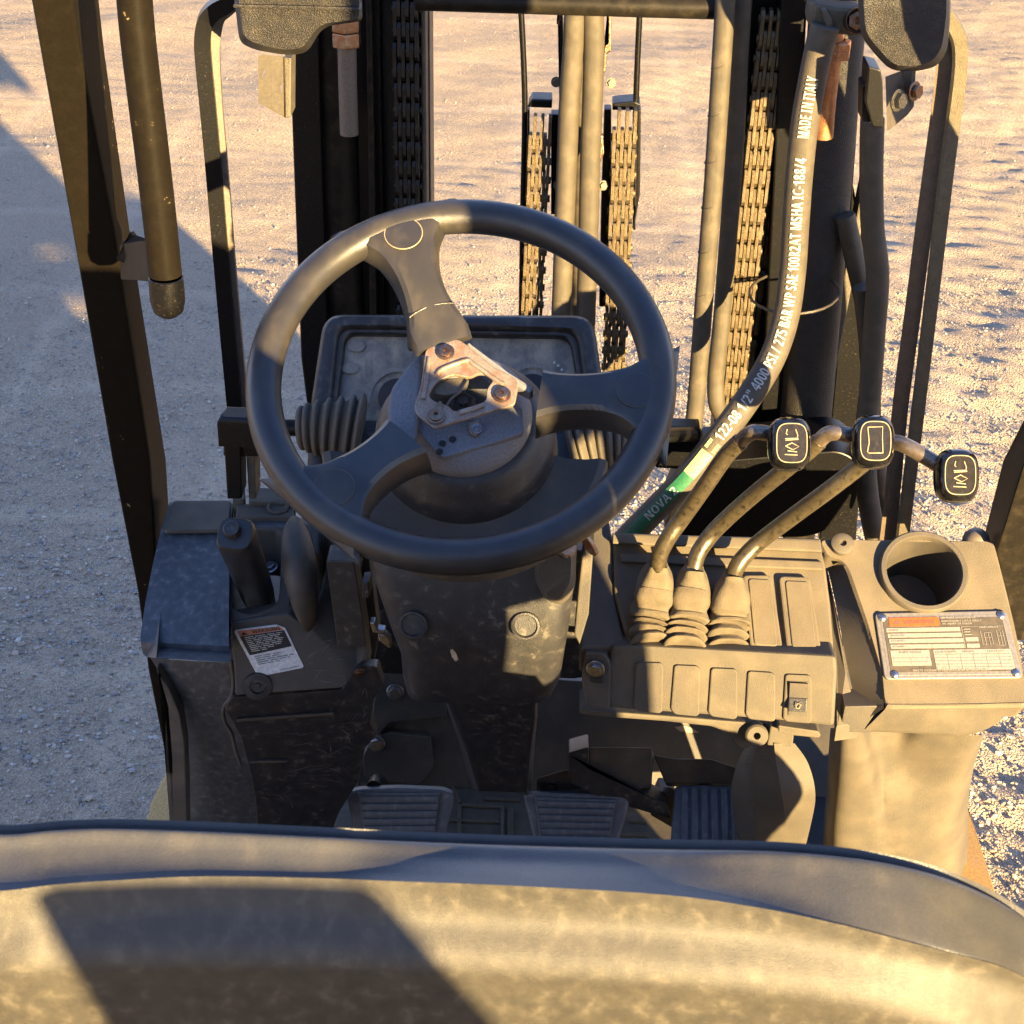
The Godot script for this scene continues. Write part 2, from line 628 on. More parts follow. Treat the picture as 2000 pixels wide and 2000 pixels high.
	mat("white_print", lin(0.5, 0.5, 0.45), 0.6, 0.0, [tex(noise(simplex, 0.05, 69, 5), [[0.5, Color(0.25, 0.22, 0.17, 0.0)], [0.62, Color(0.25, 0.22, 0.17, 0.25)], [0.75, Color(0.25, 0.22, 0.17, 0.75)]]), 12.0])
	mat("label_white", lin(0.62, 0.64, 0.64), 0.5, 0.0, [patches, 12.0])
	mat("label_black", lin(0.01, 0.009, 0.012), 0.5)
	mat("label_orange", lin(0.5, 0.075, 0.012), 0.5)
	mat("faded_orange", lin(0.55, 0.16, 0.05), 0.55, 0.0, [scuffs, 40.0])
	mat("plate_silver", lin(0.3, 0.28, 0.25), 0.4, 0.6, [film, 8.0])
	mat("plate_white", lin(0.24, 0.235, 0.22), 0.5, 0.1, [film, 12.0])
	mat("plate_black", lin(0.035, 0.032, 0.03), 0.5, 0.0, [film, 8.0])
	mat("grey_print", lin(0.16, 0.16, 0.17), 0.6)
	mat("green_print", lin(0.02, 0.13, 0.06), 0.5)
	mat("lime_print", lin(0.42, 0.55, 0.2), 0.5)
	mat("red_print", lin(0.45, 0.06, 0.05), 0.5)
	mat("screen_plastic", lin(0.12, 0.115, 0.11), 0.3, 0.0, [tex(noise(simplex, 0.02, 61, 6, 60.0), [[0.3, Color(0.5, 0.47, 0.41, 0.2)], [0.48, Color(0.56, 0.53, 0.46, 0.6)], [0.8, Color(0.62, 0.58, 0.5, 0.85)]]), 4.0])
	mat("gauge_face", lin(0.2, 0.19, 0.17), 0.5, 0.0, [film, 9.0])
	mat("mat_rubber", lin(0.045, 0.04, 0.033), 0.8, 0.0, [coat, 4.0], 0.05)
	mat("pedal_rubber", lin(0.03, 0.034, 0.042), 0.46, 0.0, [scuffs, 5.0], 0.02, {"scale": 16.0})
	mat("scratch", lin(0.13, 0.13, 0.13), 0.6)
	mat("pale_scratch", lin(0.2, 0.17, 0.12), 0.6)
	mat("dry_leaf", lin(0.4, 0.3, 0.18), 0.7)
	mat("tyre_rubber", lin(0.02, 0.02, 0.02), 0.8, 0.0, [film, 3.0])


# ==================================================================== ground
func ground_height(x: float, z: float, n: Array) -> float:
	var rough := clampf((x - 0.1) * 0.9 + 0.35, 0.25, 1.0)          # the right side is churned, the left is rolled flat
	var near := clampf((z + 6.5) / 3.5, 0.0, 1.0)
	var h: float = n[0].get_noise_2d(x, z) * 0.022
	h += n[1].get_noise_2d(x * 0.8, z * 1.3) * (0.004 + 0.008 * near) * rough
	h += n[2].get_noise_2d(x * 0.8, z * 1.5) * (0.002 + 0.003 * near + 0.004 * rough)
	h += n[3].get_noise_2d(x * 0.35, z * 2.2) * 0.0035 * (1.0 - 0.6 * near)   # faint ridges left by a blade
	h += 0.004 * sin((x * 0.45 + z) * 46.0 + n[0].get_noise_2d(x * 3.0, z * 3.0) * 5.0) * smoothstep(0.55, 1.4, x) * 0.6 * smoothstep(-0.1, 0.3, n[0].get_noise_2d(x * 1.7 + 9.0, z * 1.7))   # tread marks
	# two wheel tracks with lug marks, crossing the open ground to the right
	for t in [[1.25, -5.0, 0.36], [0.2, -6.4, 0.62]]:
		var along: float = (x - t[0]) * sin(t[2]) - (z - t[1]) * cos(t[2])
		var off: float = (x - t[0]) * cos(t[2]) + (z - t[1]) * sin(t[2])
		var inside := smoothstep(0.16, 0.11, absf(off))
		h += inside * (-0.004 + 0.0045 * sin(along * 62.0 + absf(off) * 26.0) * (0.5 + 0.5 * n[1].get_noise_2d(x + 4.0, z)))
	return h


func make_ground() -> void:
	var simplex := FastNoiseLite.TYPE_SIMPLEX_SMOOTH
	var n := [noise(simplex, 0.8, 1, 2), noise(simplex, 6.0, 2, 3), noise(simplex, 22.0, 3, 3), noise(simplex, 9.0, 4, 2)]
	var xs := PackedFloat32Array()
	var zs := PackedFloat32Array()
	for i in 331: xs.append(-4.3 + 0.025 * i)
	for i in 361: zs.append(-1.4 - 0.021 * i - 0.00002 * i * i)
	var st := SurfaceTool.new()
	st.begin(Mesh.PRIMITIVE_TRIANGLES)
	st.set_smooth_group(0)
	var far := 300.0
	var nx := xs.size() + 2
	var nz := zs.size() + 2
	for k in nz:
		for i in nx:
			var x: float = -far if i == 0 else (far if i == nx - 1 else xs[i - 1])
			var z: float = far if k == 0 else (-far if k == nz - 1 else zs[k - 1])
			st.add_vertex(Vector3(x, ground_height(x, z, n) if absf(x) < 9.0 and absf(z) < 20.0 else 0.0, z))
	for k in nz - 1:
		for i in nx - 1:
			var a := k * nx + i
			for q in [a, a + nx, a + 1, a + 1, a + nx, a + nx + 1]:
				st.add_index(q)
	st.generate_normals()
	var g := mat("gravel_ground", Color(1, 1, 1), 0.9, 0.0, null, 0.9, {
		"scale": 1.6, "spec": 0.25,
		"grain": tex(noise(simplex, 0.05, 71, 6, 20.0), [[0.15, lin(0.35, 0.265, 0.18)], [0.45, lin(0.42, 0.325, 0.225)], [0.7, lin(0.465, 0.37, 0.262)], [0.9, lin(0.505, 0.42, 0.315)]], 1024),
		"relief": tex(noise(simplex, 0.09, 73, 5), [[0.15, grey(0.0)], [0.85, grey(1.0)]], 1024)})
	var o := put("ground", st.commit(), "gravel_ground", self)
	o.set_meta("kind", "structure")
	o.set_meta("label", "dusty tan gravel yard with tyre tracks under the forklift")

	# loose stones, more of them the nearer the truck
	var stone := SurfaceTool.new()
	stone.begin(Mesh.PRIMITIVE_TRIANGLES)
	stone.set_smooth_group(-1)
	var pts := []
	var rng := RandomNumberGenerator.new()
	rng.seed = 77
	for p in [[0, 1, 0], [0.9, 0.42, 0], [0.28, 0.45, 0.85], [-0.72, 0.4, 0.53], [-0.72, 0.48, -0.53], [0.28, 0.4, -0.85], [0.72, -0.45, 0.53], [-0.28, -0.4, 0.85], [-0.9, -0.45, 0], [-0.28, -0.45, -0.85], [0.72, -0.42, -0.53], [0, -1, 0]]:
		pts.append(Vector3(p[0], p[1] * 0.62, p[2] * 0.82) * rng.randf_range(0.75, 1.2))
	for i in 5:
		var j := (i + 1) % 5
		for f in [[0, 1 + j, 1 + i], [1 + i, 1 + j, 6 + i], [6 + i, 1 + j, 6 + j], [11, 6 + i, 6 + j]]:
			for q in f: stone.add_vertex(pts[q])
	stone.generate_normals()
	var mm := MultiMesh.new()
	mm.transform_format = MultiMesh.TRANSFORM_3D
	mm.use_colors = true
	mm.mesh = stone.commit()
	var tints := [Color(0.31, 0.25, 0.19), Color(0.34, 0.27, 0.2), Color(0.22, 0.2, 0.18), Color(0.38, 0.31, 0.24), Color(0.3, 0.21, 0.16), Color(0.25, 0.24, 0.23), Color(0.4, 0.36, 0.3), Color(0.17, 0.16, 0.15)]
	var total := 150000
	mm.instance_count = total
	for i in total:
		var far_one := i % 100 < 16
		var z := -1.7 - 3.2 * pow(rng.randf(), 0.9) if not far_one else -4.9 - 4.6 * rng.randf()
		var half := 0.62 + (-z) * 0.36
		var x := rng.randf_range(-half, half) - 0.1
		var bare: float = n[0].get_noise_2d(x * 2.4 + 5.0, z * 2.4)
		var size := 0.0018 + 0.0036 * pow(rng.randf(), 2.6) + (0.005 * rng.randf() if rng.randf() < 0.05 else 0.0)
		if bare > 0.08 and rng.randf() < 0.6: size *= 0.45
		size *= lerpf(0.55, 1.0, clampf((z + 5.0) / 2.2, 0.0, 1.0))
		var t := Basis(Vector3(rng.randfn(), rng.randfn(), rng.randfn()).normalized(), rng.randf() * TAU).scaled(Vector3(size * rng.randf_range(0.8, 1.4), size * rng.randf_range(0.7, 1.1), size * rng.randf_range(0.8, 1.3)))
		mm.set_instance_transform(i, Transform3D(t, Vector3(x, ground_height(x, z, n) + size * 0.25, z)))
		var c: Color = tints[rng.randi() % tints.size()] * rng.randf_range(0.8, 1.15)
		mm.set_instance_color(i, Color(c.r, c.g, c.b))
	var gm := StandardMaterial3D.new()
	gm.vertex_color_use_as_albedo = true
	gm.roughness = 0.85
	var gi := MultiMeshInstance3D.new()
	gi.name = "gravel"
	gi.multimesh = mm
	gi.material_override = gm
	gi.set_meta("kind", "stuff")
	gi.set_meta("label", "loose grey and tan gravel stones scattered over the yard")
	gi.set_meta("category", "gravel")
	add_child(gi, true)


# ==================================================================== the truck's body, mostly below and behind the picture
func make_body() -> void:
	var body := part("body", truck)
	var b := Mesher.new()
	# hood under the seat and the counterweight behind it
	var hood := []
	for p in [[-0.49, 0.5], [-0.508, 0.92], [-0.46, 0.975], [0.46, 0.975], [0.508, 0.92], [0.49, 0.5]]:
		hood.append(V(p[0], p[1], -1.02))
	b.prism(Mesher.fillet(hood, 0.04), V(0, 0, 1.1), 0.01)
	put("engine_hood", b, "yellow_paint", body)
	b = Mesher.new()
	var cw := []
	for p in [[-0.5, 0.3], [-0.52, 0.95], [-0.42, 1.12], [0.42, 1.12], [0.52, 0.95], [0.5, 0.3]]:
		cw.append(V(p[0], p[1], 0.1))
	b.prism(Mesher.fillet(cw, 0.08), V(0, 0, 0.62), 0.03)
	put("counterweight", b, "yellow_paint", body)
	b = Mesher.new()
	b.block(V(0, 0.36, -0.9), V(0.86, 0.3, 1.5), 0.01)
	put("chassis", b, "black_paint", body)
	for s in [[-0.33, 0.31, -1.98, 0.31], [0.33, 0.31, -1.98, 0.31], [-0.4, 0.24, 0.35, 0.24], [0.4, 0.24, 0.35, 0.24]]:
		var w := Mesher.new()
		var r: float = s[3]
		w.lathe(V(s[0] - 0.08, s[1], s[2]), Vector3.RIGHT, [Vector2(r * 0.5, 0.01), Vector2(r * 0.9, 0), Vector2(r, 0.02), Vector2(r, 0.14), Vector2(r * 0.9, 0.16), Vector2(r * 0.5, 0.15)], 40, true)
		put("wheel", w, "tyre_rubber", body)
	# fender corners that show beside the cowl
	plate("fender", [V(-0.5245,0.62,-1.713),V(-0.5321,0.62,-1.6353),V(-0.5271,0.62,-1.5189),V(-0.5093,0.62,-1.4586),V(-0.4465,0.62,-1.4619),V(-0.4695,0.62,-1.5677),V(-0.5163,0.62,-1.703)], V(0.0, -0.06, -0.02), "yellow_paint", body, 0.004)
	plate("fender", [V(0.5087,0.62,-1.6969),V(0.5103,0.62,-1.6576),V(0.5118,0.62,-1.5899),V(0.5131,0.62,-1.5249),V(0.5074,0.62,-1.453),V(0.4417,0.62,-1.4496),V(0.4831,0.62,-1.6181)], V(0.0, -0.06, -0.02), "yellow_paint", body, 0.004)


# ==================================================================== overhead guard
func guard_leg(under: Node3D, quads: Array, m: String) -> void:
	var b := Mesher.new()
	var rings := []
	for q in quads:
		rings.append(Mesher.fillet(q, 0.004, 2))
	b.loft(rings)
	put("front_leg", b, m, under)


func make_guard() -> void:
	var g := part("overhead_guard", truck)
	# each ring: rear outer edge, rear inner edge, front inner edge, front outer edge
	guard_leg(g, [
		[V(-0.5027,0.7136,-1.62),V(-0.491,0.7158,-1.62),V(-0.506,0.6715,-1.68),V(-0.5172,0.671,-1.68)],
		[V(-0.5074,0.8461,-1.61),V(-0.4875,0.8484,-1.61),V(-0.4992,0.8101,-1.67),V(-0.5184,0.8094,-1.67)],
		[V(-0.5057,0.9699,-1.6),V(-0.4831,0.9708,-1.6),V(-0.4788,0.9384,-1.66),V(-0.5157,0.9371,-1.66)],
		[V(-0.5065,1.1552,-1.57),V(-0.4653,1.1566,-1.57),V(-0.4663,1.12,-1.64),V(-0.518,1.1183,-1.64)],
		[V(-0.4855,1.4584,-1.47),V(-0.4454,1.4595,-1.47),V(-0.4502,1.4339,-1.54),V(-0.4978,1.4327,-1.54)],
		[V(-0.4704,1.6462,-1.4),V(-0.4364,1.647,-1.4),V(-0.4408,1.6225,-1.49),V(-0.4876,1.6214,-1.49)],
		[V(-0.4643,1.7327,-1.37),V(-0.4291,1.7334,-1.37),V(-0.4348,1.7125,-1.47),V(-0.4827,1.7116,-1.47)],
		[V(-0.355, 2.29, -1.17), V(-0.318, 2.29, -1.17), V(-0.31, 2.29, -1.27), V(-0.345, 2.29, -1.27)]], "chipped_paint")
	guard_leg(g, [
		[V(0.5064,0.924,-1.62),V(0.5192,0.9245,-1.62),V(0.5413,0.8834,-1.69),V(0.5158,0.8824,-1.69)],
		[V(0.4608,1.0541,-1.6),V(0.5204,1.0536,-1.6),V(0.5369,1.0104,-1.68),V(0.4656,1.0106,-1.68)],
		[V(0.4569,1.1957,-1.55),V(0.5098,1.1944,-1.55),V(0.5284,1.1508,-1.64),V(0.4608,1.1485,-1.64)],
		[V(0.505, 1.48, -1.46), V(0.537, 1.48, -1.46), V(0.535, 1.475, -1.53), V(0.5, 1.475, -1.53)],
		[V(0.445, 1.66, -1.39), V(0.477, 1.66, -1.39), V(0.475, 1.655, -1.46), V(0.44, 1.655, -1.46)],
		[V(0.4, 2.3, -1.18), V(0.435, 2.3, -1.18), V(0.435, 2.3, -1.27), V(0.4, 2.3, -1.27)]], "worn_paint")
	# round hand grip with a capped end, on a welded bracket
	var h := part("hand_grip", truck)
	rod("tube", [V(-0.3556,1.8379,-1.3),V(-0.3589,1.743,-1.3),V(-0.3602,1.6927,-1.3),V(-0.3596,1.6444,-1.3),V(-0.3585,1.5943,-1.3),V(-0.3578,1.5422,-1.3),V(-0.3577,1.4898,-1.3)], 0.0138, "chipped_paint", h, 20)
	var cap_b := Mesher.new()
	var end := V(-0.3576,1.4866,-1.3)
	var down := (end - V(-0.3574,1.4971,-1.3)) .normalized()
	cap_b.lathe(end, down, [Vector2(0.0136, -0.001), Vector2(0.0146, 0.0), Vector2(0.0148, 0.02), Vector2(0.0125, 0.03), Vector2(0.007, 0.0345), Vector2(0.0, 0.0355)], 24)
	put("end_cap", cap_b, "black_paint", h)
	var br := Mesher.new()
	br.loft([Mesher.fillet([V(-0.4296,1.4628,-1.43),V(-0.4162,1.4736,-1.43),V(-0.419,1.4471,-1.43),V(-0.4336,1.4265,-1.43)], 0.003, 2), Mesher.fillet([V(-0.3755,1.5072,-1.335),V(-0.3688,1.5037,-1.335),V(-0.3722,1.4689,-1.335),V(-0.3795,1.4668,-1.335)], 0.003, 2)])
	put("bracket", br, "worn_paint", h, 20.0)
	plate("gusset", [V(-0.4331,1.4519,-1.42),V(-0.417,1.479,-1.42),V(-0.4091,1.4654,-1.42),V(-0.4096,1.4515,-1.42),V(-0.4269,1.4481,-1.42)], V(0, -0.004, -0.012), "worn_paint", h, 0.001)
	# roof and rear legs above and behind the picture; side leg added to shade
	var roof := part("roof", truck)
	for i in 7:
		var bar := Mesher.new()
		bar.block(V(-0.42 + 0.14 * i, 2.32, -0.45), V(0.035, 0.05, 1.5), 0.006)
		put("roof_bar", bar, "black_paint", roof)
	for z in [-1.22, 0.32]:
		var bar := Mesher.new()
		bar.block(V(0, 2.31, z), V(1.06, 0.07, 0.06), 0.008)
		put("cross_beam", bar, "black_paint", roof)
	var leg := Mesher.new()
	leg.block(V(-0.512, 1.7, 0.69), V(0.085, 1.2, 0.11), 0.008)
	put("rear_leg", leg, "black_paint", g)
	# unseen tapering plate added to cast the slanted shadow on the seat shell
	var bracket := Mesher.new()
	bracket.prism(Mesher.fillet([V(0.283, 1.742, 0.4), V(0.417, 1.742, 0.4), V(0.485, 1.64, 0.4), V(0.49, 1.1, 0.4), V(0.33, 1.1, 0.4), V(0.315, 1.64, 0.4)], 0.008), V(0, 0, 0.012), 0.002)
	put("added_shade_plate", bracket, "black_paint", g)
	var post := Mesher.new()  # unseen leg added to throw shade on the wheel and console
	post.block(V(0.585, 1.6, -0.485), V(0.028, 1.42, 0.05), 0.006)
	put("added_side_leg", post, "black_paint", g)
	var panel := Mesher.new()  # unseen panel added to keep sun off the dash and left mast
	panel.block(V(0.535, 1.845, -0.55), V(0.012, 0.81, 0.52), 0.003)
	put("side_panel", panel, "black_paint", g)


# ==================================================================== mast: rails, lift cylinders, chains
func chain(under: Node3D, called: String, a: Vector3, b: Vector3, width: float, plates: int, m: String, pitch := 0.0235) -> void:
	var c := part(called, under)
	var dir := (a - b).normalized()          # up the chain
	var side := Vector3.RIGHT
	side = (side - dir * side.dot(dir)).normalized()
	var face := side.cross(dir).normalized()
	var shapes := []
	for kind in 2:
		var s := Mesher.new()
		var gap := width / plates
		for k in plates:
			if k % 2 != kind and plates > 2: continue
			var x := -width / 2.0 + gap * (k + 0.06)
			var ring := []
			for q in [[-0.98, 0.0], [-0.94, 0.3], [-0.7, 0.45], [-0.3, 0.44], [0.0, 0.40], [0.3, 0.44], [0.7, 0.45], [0.94, 0.3], [0.98, 0.0], [0.94, -0.3], [0.5, -0.45], [0.0, -0.36], [-0.5, -0.45], [-0.94, -0.3]]:
				ring.append(side * x + dir * q[0] * pitch * 1.01 + face * q[1] * pitch * 1.02)
			s.prism(ring, side * gap * 0.86, 0.0004)
		for e in [-0.5, 0.5]:
			var pin := []
			for q in 8:
				pin.append(-side * width * 0.56 + (dir * (e * pitch * 1.0) + dir * cos(TAU * q / 8) * pitch * 0.2) + face * sin(TAU * q / 8) * pitch * 0.2)
			if kind == 0: s.prism(pin, side * width * 1.12, 0.0004)
		shapes.append(s.done(30.0))
	var count := int(a.distance_to(b) / pitch)
	for i in count:
		var o := put("chain_link", shapes[i % 2], m, c)
		o.position = b + dir * pitch * (i + 0.5) + face * 0.0006 * sin(i * 2.3) + side * 0.0005 * sin(i * 1.7)


func bar(called: String, p: Array, back: Vector3, m: String, under: Node3D, corner := 0.003) -> void:
	plate(called, p, back, m, under, corner, 0.002)


func make_mast() -> void:
	var m := part("mast", truck)
	# left upright: outer channel, lift cylinder, inner channels
	bar("rail", [V(-0.3465,1.7067,-1.93),V(-0.3123,1.7073,-1.93),V(-0.3241,1.109,-1.93),V(-0.3156,0.8736,-1.93),V(-0.3433,0.8726,-1.93),V(-0.3526,1.0124,-1.93),V(-0.3582,1.108,-1.93),V(-0.3546,1.3005,-1.93)], V(0, 0, -0.05), "black_paint", m)
	rod("lift_cylinder", [V(-0.3064,1.7004,-1.97),V(-0.3078,1.4774,-1.97),V(-0.3087,1.2863,-1.97),V(-0.3064,1.0903,-1.97),V(-0.3059,0.8579,-1.97)], 0.0285, "worn_paint", m, 28)
	bar("rail", [V(-0.2766,1.7018,-1.965),V(-0.2459,1.7023,-1.965),V(-0.2524,1.2358,-1.965),V(-0.2589,0.8626,-1.965),V(-0.294,0.8614,-1.965),V(-0.2821,1.3022,-1.965)], V(0, 0, -0.06), "black_paint", m)
	bar("rail", [V(-0.2599,1.7056,-1.945),V(-0.2532,1.7057,-1.945),V(-0.2584,1.3234,-1.945),V(-0.269,0.8742,-1.945),V(-0.2787,0.8739,-1.945),V(-0.2665,1.3232,-1.945)], V(0, 0, -0.03), "worn_paint", m, 0.002)
	bar("rail", [V(-0.247,1.6988,-1.985),V(-0.1914,1.6998,-1.985),V(-0.1943,1.297,-1.985),V(-0.1978,0.8527,-1.985),V(-0.2642,0.8504,-1.985),V(-0.2548,1.2275,-1.985)], V(0, 0, -0.05), "greasy_chain", m)
	bar("rail_edge", [V(-0.1984,1.7049,-1.955),V(-0.1933,1.705,-1.955),V(-0.1966,1.3082,-1.955),V(-0.2006,0.8706,-1.955),V(-0.2076,0.8704,-1.955),V(-0.2027,1.3212,-1.955)], V(0, 0, -0.06), "dusty_steel", m, 0.001)
	chain(m, "lift_chain", V(-0.2154,1.7055,-1.95), V(-0.2209,1.1456,-1.95), 0.030, 6, "greasy_chain")
	# right upright
	bar("rail", [V(0.1589,1.7051,-1.99),V(0.2307,1.7064,-1.99),V(0.2533,1.2867,-1.99),V(0.2645,0.8166,-1.99),V(0.1766,0.8134,-1.99),V(0.177,1.0508,-1.99),V(0.1758,1.2847,-1.99)], V(0, 0, -0.05), "black_paint", m)
	bar("rail", [V(0.1558,1.7112,-1.955),V(0.1724,1.7115,-1.955),V(0.1866,1.3823,-1.955),V(0.195,1.1127,-1.955),V(0.1807,1.1123,-1.955),V(0.1659,1.3818,-1.955)], V(0, 0, -0.04), "worn_paint", m)
	bar("rail", [V(0.2007,1.7163,-1.93),V(0.2297,1.7168,-1.93),V(0.2462,1.3736,-1.93),V(0.2615,1.0837,-1.93),V(0.2627,0.854,-1.93),V(0.2355,0.853,-1.93),V(0.2292,1.0827,-1.93),V(0.2173,1.3729,-1.93)], V(0, 0, -0.07), "black_paint", m)
	rod("lift_cylinder", [V(0.268,1.7175,-1.93),V(0.2748,1.4543,-1.93),V(0.2801,1.278,-1.93),V(0.286,1.0845,-1.93),V(0.2893,0.9029,-1.93)], 0.0325, "cast_iron", m, 32)
	bar("rail", [V(0.2769,1.7072,-1.99),V(0.3062,1.7077,-1.99),V(0.3241,1.2953,-1.99),V(0.3252,1.0253,-1.99),V(0.3275,0.8189,-1.99),V(0.2855,0.8173,-1.99),V(0.2865,1.0241,-1.99),V(0.2991,1.2946,-1.99)], V(0, 0, -0.05), "worn_paint", m)
	bar("rail_edge", [V(0.3352,1.4279,-1.96),V(0.3404,1.4244,-1.96),V(0.3308,1.213,-1.96),V(0.316,0.9646,-1.96),V(0.308,0.9643,-1.96),V(0.3172,1.1988,-1.96)], V(0, 0, -0.03), "dusty_steel", m, 0.001)
	bar("rail", [V(0.3261,1.324,-2.02),V(0.3682,1.1881,-2.02),V(0.3783,1.0419,-2.02),V(0.391,0.8024,-2.02),V(0.3399,0.8005,-2.02),V(0.3322,1.1296,-2.02)], V(0, 0, -0.02), "black_paint", m)
	chain(m, "lift_chain", V(0.2029,1.5485,-1.945), V(0.1905,1.0518,-1.945), 0.031, 7, "chain_steel")
	chain(m, "lift_chain", V(0.2188,1.4771,-1.97), V(0.2038,1.0318,-1.97), 0.026, 4, "greasy_chain")
	# middle: carriage chains, tie bar, stay rods
	chain(m, "carriage_chain", V(-0.0594,1.4309,-1.97), V(-0.0679,1.1265,-1.97), 0.027, 6, "chain_steel")
	chain(m, "carriage_chain", V(0.0402,1.4314,-1.97), V(0.0404,1.0417,-1.97), 0.0285, 6, "chain_steel")
	rod("tie_bar", [V(-0.2005,1.5698,-1.9),V(-0.0933,1.5686,-1.9),V(0.0205,1.5677,-1.9),V(0.1406,1.5668,-1.9)], 0.0125, "worn_paint", m, 18, 2)
	rod("stay_rod", [V(-0.0866,1.5449,-1.99),V(-0.0801,1.4273,-1.99),V(-0.0806,1.2846,-1.99),V(-0.0805,1.1313,-1.99)], 0.0036, "black_paint", m, 10)
	rod("stay_rod", [V(0.0521,1.5454,-1.99),V(0.053,1.4273,-1.99),V(0.0578,1.3016,-1.99)], 0.0036, "black_paint", m, 10)
	for s in [[V(-0.0721,1.4328,-1.985),V(-0.0476,1.4327,-1.985),V(-0.0473,1.4221,-1.985),V(-0.0768,1.4227,-1.985)], [V(0.0247,1.43,-1.985),V(0.0514,1.4332,-1.985),V(0.0589,1.4296,-1.985),V(0.0544,1.422,-1.985),V(0.025,1.4213,-1.985)]]:
		bar("chain_anchor", s, V(0, 0, -0.03), "black_paint", m, 0.002)
	for s in [[V(-0.082,1.4162,-1.995),V(-0.0746,1.4164,-1.995),V(-0.0725,1.2829,-1.995),V(-0.073,1.1509,-1.995),V(-0.0796,1.1507,-1.995),V(-0.0803,1.2962,-1.995)], [V(-0.0485,1.4114,-1.995),V(-0.0374,1.4116,-1.995),V(-0.0357,1.3436,-1.995),V(-0.0406,1.2838,-1.995),V(-0.0457,1.2836,-1.995)], [V(-0.0446,1.5539,-1.995),V(-0.0386,1.554,-1.995),V(-0.0317,1.4268,-1.995),V(-0.0266,1.2841,-1.995),V(-0.0299,1.2157,-1.995),V(-0.0342,1.2839,-1.995),V(-0.039,1.4267,-1.995)], [V(0.0154,1.4192,-1.995),V(0.024,1.4194,-1.995),V(0.03,1.2722,-1.995),V(0.0306,1.161,-1.995),V(0.0188,1.1607,-1.995),V(0.0162,1.2987,-1.995)], [V(0.0522,1.42,-1.995),V(0.0596,1.4202,-1.995),V(0.0637,1.3132,-1.995),V(0.0583,1.2661,-1.995),V(0.0548,1.3653,-1.995)]]:
		bar("side_plate", s, V(0, 0, -0.02), "black_paint", m, 0.001)
	for s in [[V(-0.0447,1.565,-1.955),V(-0.0395,1.5651,-1.955),V(-0.0387,1.5362,-1.955),V(-0.0427,1.5291,-1.955)], [V(0.013,1.5662,-1.955),V(0.0182,1.5663,-1.955),V(0.0203,1.5009,-1.955),V(0.0157,1.4973,-1.955),V(0.0147,1.4769,-1.955),V(0.0102,1.4695,-1.955),V(0.0094,1.5066,-1.955),V(0.0152,1.5103,-1.955)], [V(-0.0365,1.5652,-1.955),V(-0.033,1.5652,-1.955),V(-0.0311,1.4938,-1.955),V(-0.0338,1.4393,-1.955),V(-0.0349,1.5234,-1.955)]]:
		bar("pulley_cheek", s, V(0, 0, -0.012), "raw_steel", m, 0.001)
	for s in [V(-0.043,1.459,-1.97), V(0.0215,1.4592,-1.97), V(-0.0375,1.3316,-1.97), V(0.0173,1.333,-1.97)]:
		bolt("pin_head", s, V(0.25, 0.2, 1), 0.0046, "olive_steel", m)
	rod("pipe", [V(-0.0127,1.5237,-2),V(-0.0087,1.362,-2),V(-0.0052,1.1289,-2)], 0.012, "black_hose", m, 12)
	# guard of the mast foot behind the levers
	bar("foot_guard", [V(0.1358,1.0445,-1.8),V(0.3116,1.0681,-1.8),V(0.3353,1.0548,-1.8),V(0.3411,1.0156,-1.8),V(0.3363,0.9811,-1.8),V(0.3172,0.9597,-1.8),V(0.2873,0.9437,-1.8),V(0.1032,0.937,-1.8),V(0.1187,0.997,-1.8)], V(0, 0, -0.09), "black_paint", m, 0.02)
	# rusted adjuster screws hanging from the cylinder heads
	var adj := part("adjuster_screw", m)
	rod("shank", [V(-0.2792,1.5329,-1.9),V(-0.2804,1.4745,-1.9),V(-0.281,1.4131,-1.9)], 0.0108, "taupe_metal", adj, 16, 2)
	for y in [V(-0.2794,1.542,-1.9), V(-0.2795,1.5248,-1.9)]:
		var nut := Mesher.new()
		nut.lathe(y + V(0, 0.008, 0), Vector3.DOWN, [Vector2(0.009, 0), Vector2(0.0165, 0.001), Vector2(0.0172, 0.003), Vector2(0.0172, 0.015), Vector2(0.0165, 0.017), Vector2(0.009, 0.018)], 6)
		put("nut", nut, "raw_steel", adj, 20.0)
	var adj2 := part("adjuster_screw", m)
	rod("shank", [V(0.2591,1.5542,-1.86),V(0.2592,1.5216,-1.86),V(0.2585,1.4758,-1.86),V(0.2598,1.4359,-1.86)], 0.0118, "copper", adj2, 18, 3)
	for y in [V(0.264,1.5398,-1.86), V(0.2638,1.5308,-1.86)]:
		var nut := Mesher.new()
		nut.lathe(y + V(0, 0.006, 0), Vector3.DOWN, [Vector2(0.01, 0), Vector2(0.0155, 0.001), Vector2(0.0165, 0.003), Vector2(0.0165, 0.011), Vector2(0.01, 0.013)], 7)
		put("nut", nut, "copper", adj2, 20.0)
	# clamp block with a big socket bolt
	var blk := part("clamp_block", m)
	var cb := Mesher.new()
	cb.prism(Mesher.fillet([V(0.2237,1.5973,-1.8),V(0.2275,1.6017,-1.8),V(0.2536,1.5969,-1.8),V(0.2803,1.5964,-1.8),V(0.2894,1.5828,-1.8),V(0.2886,1.571,-1.8),V(0.2807,1.5654,-1.8),V(0.2515,1.567,-1.8),V(0.2286,1.5697,-1.8),V(0.2231,1.5814,-1.8)], 0.006), V(0, -0.004, -0.04), 0.006)
	put("body", cb, "dusty_steel", blk)
	plate("lug", [V(0.2335,1.5948,-1.79),V(0.2376,1.596,-1.79),V(0.2462,1.5845,-1.79),V(0.2477,1.5707,-1.79),V(0.2421,1.5738,-1.79)], V(0, 0, -0.014), "dusty_steel", blk, 0.003)
	var at := V(0.2718,1.5824,-1.8)
	var ax := V(0.1, 0.22, 1).normalized()
	var hb := Mesher.new()
